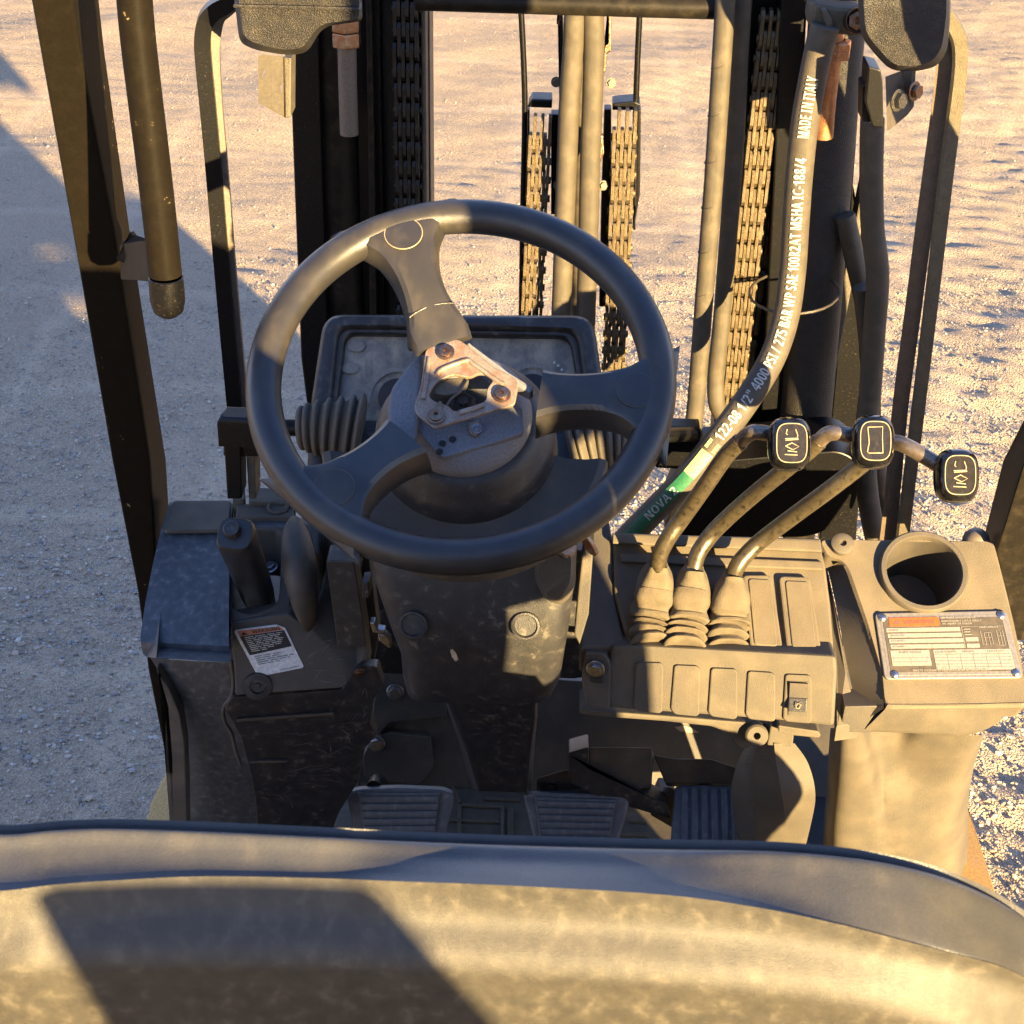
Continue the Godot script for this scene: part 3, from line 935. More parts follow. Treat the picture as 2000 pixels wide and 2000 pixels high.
	hb.lathe(at, ax, [Vector2(0.0, -0.002), Vector2(0.0115, -0.002), Vector2(0.0115, 0.009), Vector2(0.013, 0.011), Vector2(0.0135, 0.006), Vector2(0.0135, -0.004)], 24)
	put("socket_bolt", hb, "raw_steel", blk)
	var hx := Mesher.new()
	hx.lathe(at, ax, [Vector2(0.0098, 0.0), Vector2(0.0095, 0.006), Vector2(0.004, 0.0065), Vector2(0.0038, 0.003), Vector2(0, 0.003)], 6)
	put("bolt_head", hx, "raw_steel", blk, 20.0)


# ==================================================================== hydraulic hoses
func ribbed(called: String, path: Array, r: float, mt: String, under: Node3D) -> void:
	rod(called, path, r, mt, under, 20)


func make_hoses() -> void:
	var pair := part("mast_hose_pair", truck)
	rod("hose", [V(-0.0232,1.5579,-1.99),V(-0.0229,1.5585,-1.955),V(-0.0234,1.5419,-1.93),V(-0.0237,1.5128,-1.93),V(-0.0265,1.4473,-1.93),V(-0.0272,1.3857,-1.93),V(-0.0282,1.3091,-1.93),V(-0.0289,1.2158,-1.93),V(-0.0299,1.1036,-1.93)], 0.0122, "hose_rubber", pair, 20)
	rod("hose", [V(-0.0031,1.5583,-1.99),V(-0.0037,1.5589,-1.955),V(-0.0019,1.5424,-1.93),V(-0.0001,1.5075,-1.93),V(0.0002,1.4479,-1.93),V(-0,1.3863,-1.93),V(0.0007,1.3098,-1.93),V(0.0014,1.2166,-1.93),V(0.0012,1.1046,-1.93)], 0.0122, "hose_rubber", pair, 20)
	for s in [[V(-0.0386,1.4024,-1.935),V(-0.0339,1.4075,-1.935),V(-0.029,1.4039,-1.935),V(-0.0272,1.3839,-1.935),V(-0.0345,1.3838,-1.935)], [V(0.007,1.4085,-1.935),V(0.0143,1.4062,-1.935),V(0.0163,1.385,-1.935),V(0.0098,1.366,-1.935)]]:
		plate("hose_clip", s, V(0, 0, -0.01), "raw_steel", pair, 0.001)
	var tall := part("mast_hose_pair", truck)
	rod("hose", [V(0.1399,1.724,-1.88),V(0.1413,1.5473,-1.88),V(0.1422,1.4668,-1.88),V(0.1429,1.3764,-1.88),V(0.1424,1.2815,-1.88),V(0.1421,1.1885,-1.88),V(0.1418,1.091,-1.88),V(0.14,1.0404,-1.88)], 0.0112, "hose_rubber", tall, 20)
	rod("hose", [V(0.1604,1.7191,-1.91),V(0.1628,1.5397,-1.91),V(0.1664,1.4279,-1.91),V(0.1677,1.3347,-1.91),V(0.1681,1.2567,-1.91),V(0.1679,1.1755,-1.91),V(0.1667,1.1052,-1.91),V(0.1737,1.0621,-1.91),V(0.2059,1.0046,-1.97)], 0.0108, "hose_rubber", tall, 20)
	for s in range(7):
		var b := Mesher.new()
		var p0: Vector3 = V(0.1414,1.5315,-1.88)
		var p1: Vector3 = V(0.1418,1.1473,-1.88)
		var c := p0.lerp(p1, (s + 0.4) / 7.0)
		b.lathe(c, (p0 - p1).rotated(Vector3.BACK, 0.45), [Vector2(0.0113, 0.0), Vector2(0.0119, 0.0003), Vector2(0.0119, 0.0012), Vector2(0.0113, 0.0015)], 20)
		put("wrap_seam", b, "hose_rubber", tall)
	# the printed supply hose that runs from the clamp block down behind the levers
	var line := part("printed_hose", truck)
	var path := Mesher.smooth([V(0.2394,1.579,-1.79),V(0.2362,1.5629,-1.79),V(0.2321,1.5247,-1.79),V(0.2284,1.4744,-1.79),V(0.228,1.4169,-1.79),V(0.2298,1.3575,-1.79),V(0.2317,1.3024,-1.79),V(0.2274,1.2522,-1.775),V(0.213,1.2122,-1.75),V(0.1859,1.1745,-1.72),V(0.1551,1.1341,-1.7),V(0.1227,1.089,-1.69),V(0.0931,1.0504,-1.69),V(0.063,1.0109,-1.69),V(0.0311,0.967,-1.69)], 10)
	var tb := Mesher.new()
	var rad := 0.0152
	tb.tube(path, rad, 24)
	put("rubber", tb, "printed_rubber", line)
	var skin := HosePrint.new(path, rad)
	var s0: float = skin.near(V(0.1551,1.1341,-1.7))
	var s1: float = skin.near(V(0.2304,1.3393,-1.79))
	var s2: float = skin.near(V(0.2274,1.4401,-1.79))
	var s3: float = skin.near(V(0.231,1.5302,-1.79))
	var words := Mesher.new()
	var half := 0.0058
	letters(words, "122-08 1/2\" 4000 PSI / 275 BAR WP SAE 100R2AT MSHA IC-188/4", Vector3.ZERO, Vector3.ZERO, Vector3.ZERO, half * 2.0, s2 - s0, true, skin.from(s0, -half, 0.0011))
	letters(words, "MADE IN ITALY", Vector3.ZERO, Vector3.ZERO, Vector3.ZERO, half * 2.0, s3 - s2 - 0.022, true, skin.from(s2 + 0.022, -half, 0.0011))
	put("printed_words", words, "white_print", line)
	var g0: float = skin.near(V(0.0652,1.0138,-1.69))
	var g1: float = skin.near(V(0.1269,1.0959,-1.69))
	var g2: float = skin.near(V(0.151,1.1273,-1.7))
	for band in [["green_band", g0 - 0.02, g1, "green_print"], ["lime_band", g1, g1 + (g2 - g1) * 0.72, "lime_print"]]:
		var q := Mesher.new()
		var on := skin.from(0.0, 0.0, 0.0009)
		for i in 24:
			for k in 4:
				var xa: float = lerpf(band[1], band[2], i / 24.0)
				var xb: float = lerpf(band[1], band[2], (i + 1) / 24.0)
				var ya := -0.0075 + 0.015 * k / 4.0
				var yb := ya + 0.00375
				q.quad(on.at(xa, ya), on.at(xa, yb), on.at(xb, yb), on.at(xb, ya))
		put(band[0], q, band[3], line)
	var ticks := Mesher.new()
	var over := skin.from(0.0, 0.0, 0.0012)
	for i in 5:
		var x: float = g1 + (g2 - g1) * (0.78 + 0.05 * i)
		ticks.quad(over.at(x, -0.007), over.at(x + 0.001, 0.007), over.at(x + 0.0026, 0.007), over.at(x + 0.0016, -0.007))
	put("printed_ticks", ticks, "lime_print", line)
	var nova := Mesher.new()
	letters(nova, "NOVA 2", Vector3.ZERO, Vector3.ZERO, Vector3.ZERO, 0.009, (g1 - g0) * 0.52, true, skin.from(g0 + (g1 - g0) * 0.27, -0.0045, 0.0014))
	put("printed_words", nova, "white_print", line)
	# cable tie round the hose and the cylinder
	var tie := Mesher.new()
	var tc := V(0.2451,1.2427,-1.82)
	var ring := []
	for i in 25:
		var a := TAU * i / 24
		ring.append(tc + V(0.002 + cos(a) * 0.052, sin(a) * 0.006 + 0.006 * cos(a), -0.05 + sin(a) * 0.075))
	tie.tube(ring, 0.0017, 6, false)
	put("cable_tie", tie, "black_hose", line)
	# tilt-circuit hoses right of the mast
	var side := part("side_hose", truck)
	rod("hose", [V(0.3073,1.4679,-1.83),V(0.313,1.4107,-1.83),V(0.3221,1.3444,-1.83),V(0.3355,1.2821,-1.83),V(0.3397,1.2174,-1.83),V(0.3445,1.1368,-1.83),V(0.3466,1.067,-1.83),V(0.3576,0.995,-1.83),V(0.378,0.9207,-1.83),V(0.3952,0.875,-1.83)], 0.0135, "hose_rubber", side, 18)
	rod("hose", [V(0.3261,1.2561,-1.86),V(0.3456,1.1632,-1.86),V(0.3585,1.0655,-1.86),V(0.3795,0.9857,-1.86),V(0.408,0.903,-1.86),V(0.4294,0.8488,-1.86)], 0.0125, "black_hose", side, 18)
	rod("hose", [V(0.3014,1.3292,-1.9),V(0.318,1.2781,-1.9),V(0.3391,1.2123,-1.9),V(0.3522,1.1441,-1.9)], 0.012, "black_hose", side, 14)


# ==================================================================== cowl panel left of the column
func make_cowl() -> void:
	var c := part("side_cowl", truck)
	var b := Mesher.new()
	var left := [V(-0.4641,1.07,-1.6321),V(-0.464,1.072,-1.6219),V(-0.4623,1.068,-1.5701),V(-0.4602,1.06,-1.5219),V(-0.4577,1.045,-1.4652),V(-0.4549,1.03,-1.4229),V(-0.4538,1.026,-1.4185),V(-0.4527,1.012,-1.4171),V(-0.4486,1.01,-1.4146),V(-0.4301,1.03,-1.3862)]
	var right := [V(-0.3946,1.07,-1.6385),V(-0.3922,1.072,-1.6262),V(-0.3858,1.068,-1.5745),V(-0.3787,1.06,-1.5266),V(-0.3699,1.045,-1.4701),V(-0.3622,1.03,-1.4225),V(-0.3608,1.026,-1.4164),V(-0.3602,1.012,-1.4132),V(-0.36,1.01,-1.4114),V(-0.3532,1.03,-1.3825)]
	left.append(left[0] + V(0, -0.12, 0)); right.append(right[0] + V(0, -0.12, 0))
	b.solid(left, right)
	put("cover", b, "scuffed_plastic", c, 30.0)
	# dusted rear lid strip and the little covers next to it
	plate("lid", [V(-0.4602,1.074,-1.6267),V(-0.3946,1.074,-1.6306),V(-0.3864,1.074,-1.568),V(-0.4564,1.074,-1.5617)], V(0, -0.004, 0), "dusty_plastic", c, 0.006)
	plate("lid", [V(-0.3931,1.085,-1.6429),V(-0.3812,1.085,-1.6447),V(-0.3757,1.085,-1.6142),V(-0.3894,1.085,-1.6134)], V(0, -0.03, 0), "dusty_plastic", c, 0.004)
	plate("lid", [V(-0.3767,1.085,-1.6427),V(-0.3351,1.085,-1.6417),V(-0.3173,1.085,-1.6087),V(-0.3704,1.085,-1.61)], V(0, -0.03, 0), "dusty_plastic", c, 0.004)
	plate("lid", [V(-0.3847,1.08,-1.6142),V(-0.3208,1.08,-1.6146),V(-0.3168,1.08,-1.5882),V(-0.3811,1.08,-1.5845)], V(0, -0.03, 0), "dusty_plastic", c, 0.004)
	plate("lid", [V(-0.384,1.075,-1.5926),V(-0.3149,1.075,-1.5966),V(-0.3117,1.075,-1.575),V(-0.3835,1.075,-1.5708)], V(0, -0.03, 0), "scuffed_plastic", c, 0.003)
	var sc := Mesher.new()
	sc.lathe(V(-0.3371,1.08,-1.6047), V(0, 1, 0.1), [Vector2(0.012, 0), Vector2(0.0125, 0.003), Vector2(0.010, 0.0045), Vector2(0.008, 0.002), Vector2(0.0, 0.0015)], 18)
	put("screw_boss", sc, "dusty_plastic", c)
	# leg of the cowl down to the floor: front face, flange along its outer edge
	b = Mesher.new()
	var rows := []
	var tops := [V(-0.4644,0.9642,-1.478),V(-0.4434,0.961,-1.478),V(-0.4154,0.96,-1.478),V(-0.375,0.9596,-1.478),V(-0.3482,0.9593,-1.478)]
	var r1 := [V(-0.4594,0.9149,-1.5),V(-0.4393,0.9114,-1.485),V(-0.4141,0.9124,-1.485),V(-0.3752,0.914,-1.485),V(-0.341,0.9155,-1.485)]
	var r2 := [V(-0.4631,0.8489,-1.52),V(-0.4362,0.8656,-1.5),V(-0.4152,0.8665,-1.5),V(-0.3756,0.8682,-1.5),V(-0.3232,0.8704,-1.5)]
	var r3 := [V(-0.4769,0.7557,-1.56),V(-0.4487,0.7814,-1.53),V(-0.4233,0.7825,-1.53),V(-0.375,0.7847,-1.53),V(-0.3088,0.7876,-1.53)]
	var r4 := [V(-0.495,0.6404,-1.6),V(-0.4658,0.6678,-1.57),V(-0.4341,0.6693,-1.57),V(-0.3709,0.6722,-1.57),V(-0.2942,0.6497,-1.6)]
	var r5 := [V(-0.5137,0.509,-1.63),V(-0.4834,0.5384,-1.6),V(-0.4503,0.54,-1.6),V(-0.3843,0.5432,-1.6),V(-0.3107,0.5189,-1.63)]
	for k in 5:
		rows.append(Mesher.smooth([tops[k], r1[k], r2[k], r3[k], r4[k], r5[k]], 4))
	b.sheet(rows)
	put("leg_panel", b, "scuffed_plastic", c, 50.0)
	plate("flange", [V(-0.4557,0.9546,-1.47),V(-0.4448,0.9274,-1.47),V(-0.4365,0.8946,-1.47),V(-0.4346,0.853,-1.47),V(-0.4382,0.7862,-1.47),V(-0.4482,0.6611,-1.47),V(-0.4665,0.6602,-1.47),V(-0.4517,0.8303,-1.47),V(-0.4494,0.9026,-1.47)], V(0, 0, -0.02), "filmed_plastic", c, 0.002)
	# edge trim standing off the panel joint
	rod("trim_edge", [V(-0.3675,0.9866,-1.445),V(-0.3668,0.9596,-1.445),V(-0.3705,0.9389,-1.445),V(-0.3781,0.9276,-1.445),V(-0.3836,0.9099,-1.455),V(-0.3837,0.8904,-1.46),V(-0.3792,0.8724,-1.465),V(-0.3772,0.8424,-1.47),V(-0.3745,0.8208,-1.475)], 0.0022, "filmed_plastic", c, 8, 4)
	# crossing panel under the brake box
	plate("kick_panel", [V(-0.3674,0.9479,-1.4316),V(-0.3101,0.9456,-1.444),V(-0.2521,0.9443,-1.4563),V(-0.2381,0.9733,-1.4502),V(-0.2299,0.9826,-1.449),V(-0.2131,0.9785,-1.4537),V(-0.2086,0.946,-1.4647),V(-0.2148,0.9343,-1.4671),V(-0.224,0.91,-1.4727),V(-0.2271,0.8805,-1.4812),V(-0.2208,0.8566,-1.4899),V(-0.2359,0.8336,-1.4939),V(-0.2431,0.7968,-1.5038),V(-0.2487,0.767,-1.5119),V(-0.2755,0.7079,-1.5247),V(-0.2929,0.6442,-1.5409),V(-0.3121,0.5656,-1.5613),V(-0.3729,0.5779,-1.5451),V(-0.3727,0.6594,-1.5199),V(-0.3655,0.756,-1.4914),V(-0.365,0.8173,-1.4725),V(-0.3667,0.8759,-1.454),V(-0.3773,0.9286,-1.4355)], V(0, -0.005, -0.02), "black_plastic", c, 0.004)
	for s in [[V(-0.3657,0.9129,-1.4385),V(-0.313,0.9113,-1.4498),V(-0.2642,0.9094,-1.4604),V(-0.2636,0.9037,-1.4623),V(-0.3136,0.9058,-1.4514),V(-0.3664,0.9075,-1.44)], [V(-0.3624,0.8334,-1.4638),V(-0.3436,0.8323,-1.468),V(-0.3216,0.8286,-1.4736),V(-0.322,0.8248,-1.4748),V(-0.3628,0.8296,-1.4649)]]:
		plate("ridge", s, V(0, -0.002, -0.006), "filmed_plastic", c, 0.0)
	scratches(c, [V(-0.3643,0.8949,-1.4481),V(-0.2383,0.8941,-1.4741),V(-0.2844,0.7424,-1.5117),V(-0.3691,0.7147,-1.5029)], 60, 3, "scratch", -0.15)
	scratches(c, [V(-0.2679,0.9354,-1.4553),V(-0.2145,0.9634,-1.4576),V(-0.232,0.8647,-1.4845),V(-0.2922,0.7854,-1.4968)], 26, 4, "scratch", 0.9, 0.02)
	bolt("bolt", V(-0.2305,0.9783,-1.4438), V(0.1919,-0.2904,0.9375), 0.004, "raw_steel", c)
	# bracket and clips seen in the gap beside the column
	var br := part("column_bracket", truck)
	plate("bracket_plate", [V(-0.2396,1.0918,-1.5),V(-0.2233,1.0924,-1.5),V(-0.2157,0.9871,-1.5),V(-0.2226,0.9456,-1.5),V(-0.2385,0.9726,-1.5)], V(0, 0, -0.02), "filmed_plastic", br, 0.002)
	plate("bracket_plate", [V(-0.2232,1.0943,-1.44),V(-0.2164,1.0952,-1.44),V(-0.216,1.0757,-1.44),V(-0.224,1.0741,-1.44)], V(0, 0, -0.02), "black_plastic", br, 0.001)
	plate("clip", [V(-0.2156,1.0519,-1.43),V(-0.2108,1.052,-1.43),V(-0.2074,1.0432,-1.43),V(-0.2,1.0422,-1.43),V(-0.2001,1.037,-1.43),V(-0.2128,1.0391,-1.43)], V(0, 0, -0.01), "zinc", br, 0.001)
	plate("clip", [V(-0.2076,1.038,-1.43),V(-0.2001,1.037,-1.43),V(-0.195,1.0307,-1.43),V(-0.1942,1.0203,-1.43),V(-0.1974,1.0202,-1.43),V(-0.2068,1.0289,-1.43)], V(0, 0, -0.01), "zinc", br, 0.001)


# ==================================================================== toe board, floor mat, pedals
func pedal(called: String, outline: Array, pad: Array, ribs: Array, nrm: Vector3) -> void:
	var p := part(called, truck)
	plate("pad", outline, -nrm * 0.014, "pedal_rubber", p, 0.008, 0.003)
	if pad.size(): plate("pad_field", pad, -nrm * 0.004, "pedal_rubber", p, 0.002, 0.001)
	for r in ribs:
		plate("rib", r, -nrm * 0.006, "pedal_rubber", p, 0.0, 0.001)
	var c: Vector3 = (outline[0] + outline[2]) * 0.5 - nrm * 0.012
	rod("arm", [c, c - nrm * 0.03, c - nrm * 0.06 + V(0, -0.01, 0)], 0.009, "black_paint", p, 10)


func rungs(a: Vector3, b: Vector3, c: Vector3, d: Vector3, n: int, fill: float) -> Array:   # bars between the edges a-d and b-c
	var out := []
	for i in n:
		var t0 := (i + (1.0 - fill) / 2.0) / n
		var t1 := (i + 1.0 - (1.0 - fill) / 2.0) / n
		out.append([a.lerp(d, t0), b.lerp(c, t0), b.lerp(c, t1), a.lerp(d, t1)])
	return out


func make_floor() -> void:
	var f := part("floor", truck)
	plate("floor_plate", [V(-0.3892,0.545,-1.8006),V(0.4169,0.545,-1.844),V(0.4448,0.545,-1.5862),V(-0.4002,0.545,-1.5422)], V(0, -0.01, 0), "black_paint", f)
	plate("floor_mat", [V(-0.2931,0.556,-1.7709),V(-0.0773,0.556,-1.7697),V(0.0057,0.556,-1.7869),V(0.2279,0.556,-1.786),V(0.2143,0.556,-1.5991),V(-0.3268,0.556,-1.5708),V(-0.3113,0.556,-1.6473)], V(0, -0.008, 0), "mat_rubber", f, 0.01)
	for q in [[V(-0.2849,0.56,-1.7623),V(-0.1737,0.56,-1.7597),V(-0.1747,0.56,-1.7544),V(-0.28,0.56,-1.7562)], [V(-0.2153,0.56,-1.7596),V(-0.1572,0.56,-1.7606),V(-0.1493,0.56,-1.7474),V(-0.1438,0.56,-1.7269),V(-0.1465,0.56,-1.7267),V(-0.1532,0.56,-1.744),V(-0.1596,0.56,-1.7563),V(-0.2149,0.56,-1.7554)], [V(-0.1144,0.56,-1.7377),V(-0.0664,0.56,-1.7382),V(-0.0663,0.56,-1.7331),V(-0.1141,0.56,-1.7326)], [V(-0.1436,0.56,-1.7238),V(-0.089,0.56,-1.7226),V(-0.0888,0.56,-1.7175),V(-0.1433,0.56,-1.7187)], [V(-0.0903,0.56,-1.7205),V(-0.0855,0.56,-1.7207),V(-0.0821,0.56,-1.6452),V(-0.0867,0.56,-1.645)], [V(-0.1482,0.56,-1.7215),V(-0.1428,0.56,-1.7218),V(-0.1375,0.56,-1.6423),V(-0.1427,0.56,-1.642)], [V(-0.1617,0.56,-1.6923),V(-0.091,0.56,-1.692),V(-0.0908,0.56,-1.688),V(-0.1614,0.56,-1.6883)], [V(-0.1595,0.56,-1.6626),V(-0.0895,0.56,-1.6624),V(-0.0894,0.56,-1.6585),V(-0.1592,0.56,-1.6587)], [V(0.0654,0.56,-1.6765),V(0.104,0.56,-1.6785),V(0.1257,0.56,-1.6524),V(0.123,0.56,-1.6484),V(0.1012,0.56,-1.6725),V(0.0653,0.56,-1.6706)], [V(0.0805,0.56,-1.7032),V(0.102,0.56,-1.7023),V(0.1019,0.56,-1.6983),V(0.0804,0.56,-1.6991)], [V(-0.082,0.56,-1.7188),V(-0.0725,0.56,-1.7173),V(-0.0709,0.56,-1.6458),V(-0.0775,0.56,-1.6455)]]:
		plate("mat_ridge", q, V(0, -0.006, 0), "dusty_rubber", f, 0.0, 0.001)
	# toe board with its bolts, and the shroud round the column foot
	var t := part("toe_board", truck)
	plate("board", [V(-0.2557,0.7137,-1.8041),V(-0.2353,0.7239,-1.8072),V(-0.2163,0.7218,-1.8066),V(0.0011,0.7085,-1.8026),V(0.2574,0.7102,-1.8033),V(0.2657,0.5749,-1.7625),V(-0.0491,0.5544,-1.7562),V(-0.2844,0.5516,-1.7552),V(-0.2913,0.5869,-1.7659),V(-0.2582,0.6233,-1.7769),V(-0.2693,0.6509,-1.7852),V(-0.2652,0.6788,-1.7936)], V(0, -0.004, -0.02), "filmed_plastic", t, 0.003)
	plate("flap", [V(-0.2543,0.713,-1.7914),V(-0.2422,0.7244,-1.7948),V(-0.2219,0.721,-1.7938),V(-0.1676,0.7105,-1.7906),V(-0.1657,0.6623,-1.7761),V(-0.2419,0.6514,-1.7728),V(-0.2582,0.6314,-1.7668),V(-0.2651,0.6534,-1.7734),V(-0.2624,0.6798,-1.7813)], V(0, -0.004, -0.02), "filmed_plastic", t, 0.003)
	plate("flap", [V(-0.268,0.6241,-1.7666),V(-0.242,0.6375,-1.7707),V(-0.1873,0.6325,-1.7692),V(-0.1827,0.5906,-1.7566),V(-0.2004,0.5645,-1.7487),V(-0.2749,0.5732,-1.7513),V(-0.2776,0.6013,-1.7598)], V(0, -0.004, -0.02), "filmed_plastic", t, 0.004)
	for s in [V(-0.2337,0.6951,-1.7839), V(-0.2589,0.623,-1.7642), V(-0.2587,0.6243,-1.7625)]:
		pass
	bolt("bolt", V(-0.2337,0.6951,-1.7839), V(0.0004,0.2886,0.9575), 0.0085, "zinc", t)
	bolt("bolt", V(-0.2589,0.623,-1.7642), V(0.0004,0.2886,0.9575), 0.0085, "zinc", t, 0.8)
	plate("bulkhead", [V(-0.349,0.9647,-1.7),V(0.0671,0.9799,-1.7),V(0.0755,0.8037,-1.7),V(-0.0002,0.788,-1.7),V(-0.2435,0.786,-1.7),V(-0.3589,0.7939,-1.7)], V(0, 0, -0.02), "black_plastic", t)
	var sh := Mesher.new()
	sh.loft([
		Mesher.fillet([V(-0.144,0.9583,-1.45),V(-0.0421,0.9611,-1.45),V(-0.0422,0.9054,-1.53),V(-0.1531,0.9051,-1.53)], 0.008, 3),
		Mesher.fillet([V(-0.1342,0.8979,-1.475),V(-0.0428,0.8989,-1.475),V(-0.0419,0.8387,-1.56),V(-0.1443,0.8343,-1.56)], 0.008, 3),
		Mesher.fillet([V(-0.1202,0.8279,-1.5),V(-0.0481,0.8281,-1.5),V(-0.0451,0.7531,-1.6),V(-0.1343,0.7492,-1.6)], 0.008, 3),
		Mesher.fillet([V(-0.1097,0.7379,-1.54),V(-0.0516,0.7382,-1.54),V(-0.0489,0.643,-1.66),V(-0.1272,0.6394,-1.66)], 0.008, 3)])
	put("column_shroud", sh, "black_plastic", t, 30.0)
	scratches(t, [V(-0.1297,0.9187,-1.462),V(-0.0489,0.92,-1.462),V(-0.0572,0.8702,-1.478),V(-0.1227,0.8674,-1.478)], 26, 8, "scratch", -0.1, 0.018)
	# sloping step faces right of the shroud
	for s in [[V(0.0197,0.7736,-1.585),V(0.0951,0.7761,-1.585),V(0.0958,0.7163,-1.585),V(0.08,0.7107,-1.585),V(0.0207,0.7431,-1.585)], [V(0.098,0.7531,-1.6),V(0.1242,0.748,-1.6),V(0.1671,0.7499,-1.6),V(0.2001,0.7371,-1.6),V(0.202,0.7132,-1.6),V(0.1153,0.7093,-1.6)], [V(-0.0419,0.7103,-1.6),V(-0.0049,0.7264,-1.6),V(0.0018,0.7106,-1.6),V(0.0222,0.697,-1.6),V(-0.0416,0.6909,-1.6)]]:
		plate("step_face", s, V(0.004, -0.03, -0.03), "filmed_plastic", t, 0.004)
	plate("step_face", [V(-0.0046,0.7721,-1.575),V(0.0194,0.7816,-1.575),V(0.0205,0.7498,-1.575),V(0.0794,0.7184,-1.575),V(0.115,0.6984,-1.575),V(0.1226,0.6744,-1.575),V(0.0407,0.7014,-1.575),V(-0.0002,0.7251,-1.575)], V(0, -0.02, -0.05), "black_plastic", t, 0.003)
	plate("step_face", [V(0.1105,0.6885,-1.61),V(0.1296,0.6853,-1.61),V(0.1318,0.6274,-1.61),V(0.1,0.6493,-1.61)], V(0, -0.02, -0.05), "filmed_plastic", t, 0.003)
	pedal("inching_pedal", [V(-0.2728,0.7003,-1.5728),V(-0.2573,0.7048,-1.5749),V(-0.2075,0.7082,-1.5764),V(-0.154,0.7078,-1.576),V(-0.1396,0.7025,-1.5734),V(-0.1412,0.6922,-1.5685),V(-0.1524,0.646,-1.5464),V(-0.1614,0.6053,-1.527),V(-0.2451,0.6023,-1.5258),V(-0.2598,0.6479,-1.5477)], [V(-0.2581,0.7028,-1.5706),V(-0.1575,0.7062,-1.5719),V(-0.1647,0.6476,-1.5439),V(-0.1674,0.6096,-1.5257),V(-0.2386,0.607,-1.5247),V(-0.2469,0.6459,-1.5434)], rungs(V(-0.2552,0.7015,-1.5666), V(-0.1584,0.7054,-1.5682), V(-0.1685,0.614,-1.5245), V(-0.2371,0.6115,-1.5236), 11, 0.72), V(-0.0029,0.4315,0.9021))
	pedal("brake_pedal", [V(-0.0578,0.705,-1.5749),V(-0.0461,0.7076,-1.5763),V(0.0095,0.7091,-1.5766),V(0.0614,0.7088,-1.5759),V(0.0709,0.7022,-1.572),V(0.0694,0.6913,-1.5659),V(0.0583,0.6563,-1.5461),V(0.0498,0.6181,-1.5246),V(-0.0293,0.615,-1.5237),V(-0.0411,0.6525,-1.545)], [V(-0.0435,0.7053,-1.5715),V(0.0553,0.7057,-1.5707),V(0.0471,0.6579,-1.5437),V(0.041,0.622,-1.5234),V(-0.0244,0.6195,-1.5227),V(-0.0343,0.6548,-1.5428)], rungs(V(-0.0409,0.7042,-1.5674), V(0.054,0.7055,-1.5672), V(0.0396,0.6262,-1.5224), V(-0.0233,0.6238,-1.5217), 11, 0.72), V(-0.009,0.4931,0.8699))
	pedal("accelerator_pedal", [V(0.1267,0.705,-1.6),V(0.1342,0.7069,-1.6029),V(0.1999,0.7096,-1.6023),V(0.2072,0.7074,-1.5977),V(0.2111,0.6886,-1.5636),V(0.2113,0.6699,-1.5302),V(0.2112,0.6487,-1.4919),V(0.1186,0.6443,-1.4916),V(0.1214,0.672,-1.5411)], [], rungs(V(0.1304,0.6478,-1.4886), V(0.1326,0.7067,-1.5944), V(0.2031,0.7099,-1.5944), V(0.206,0.6513,-1.4888), 6, 0.66), V(-0.0396,0.8731,0.4859))


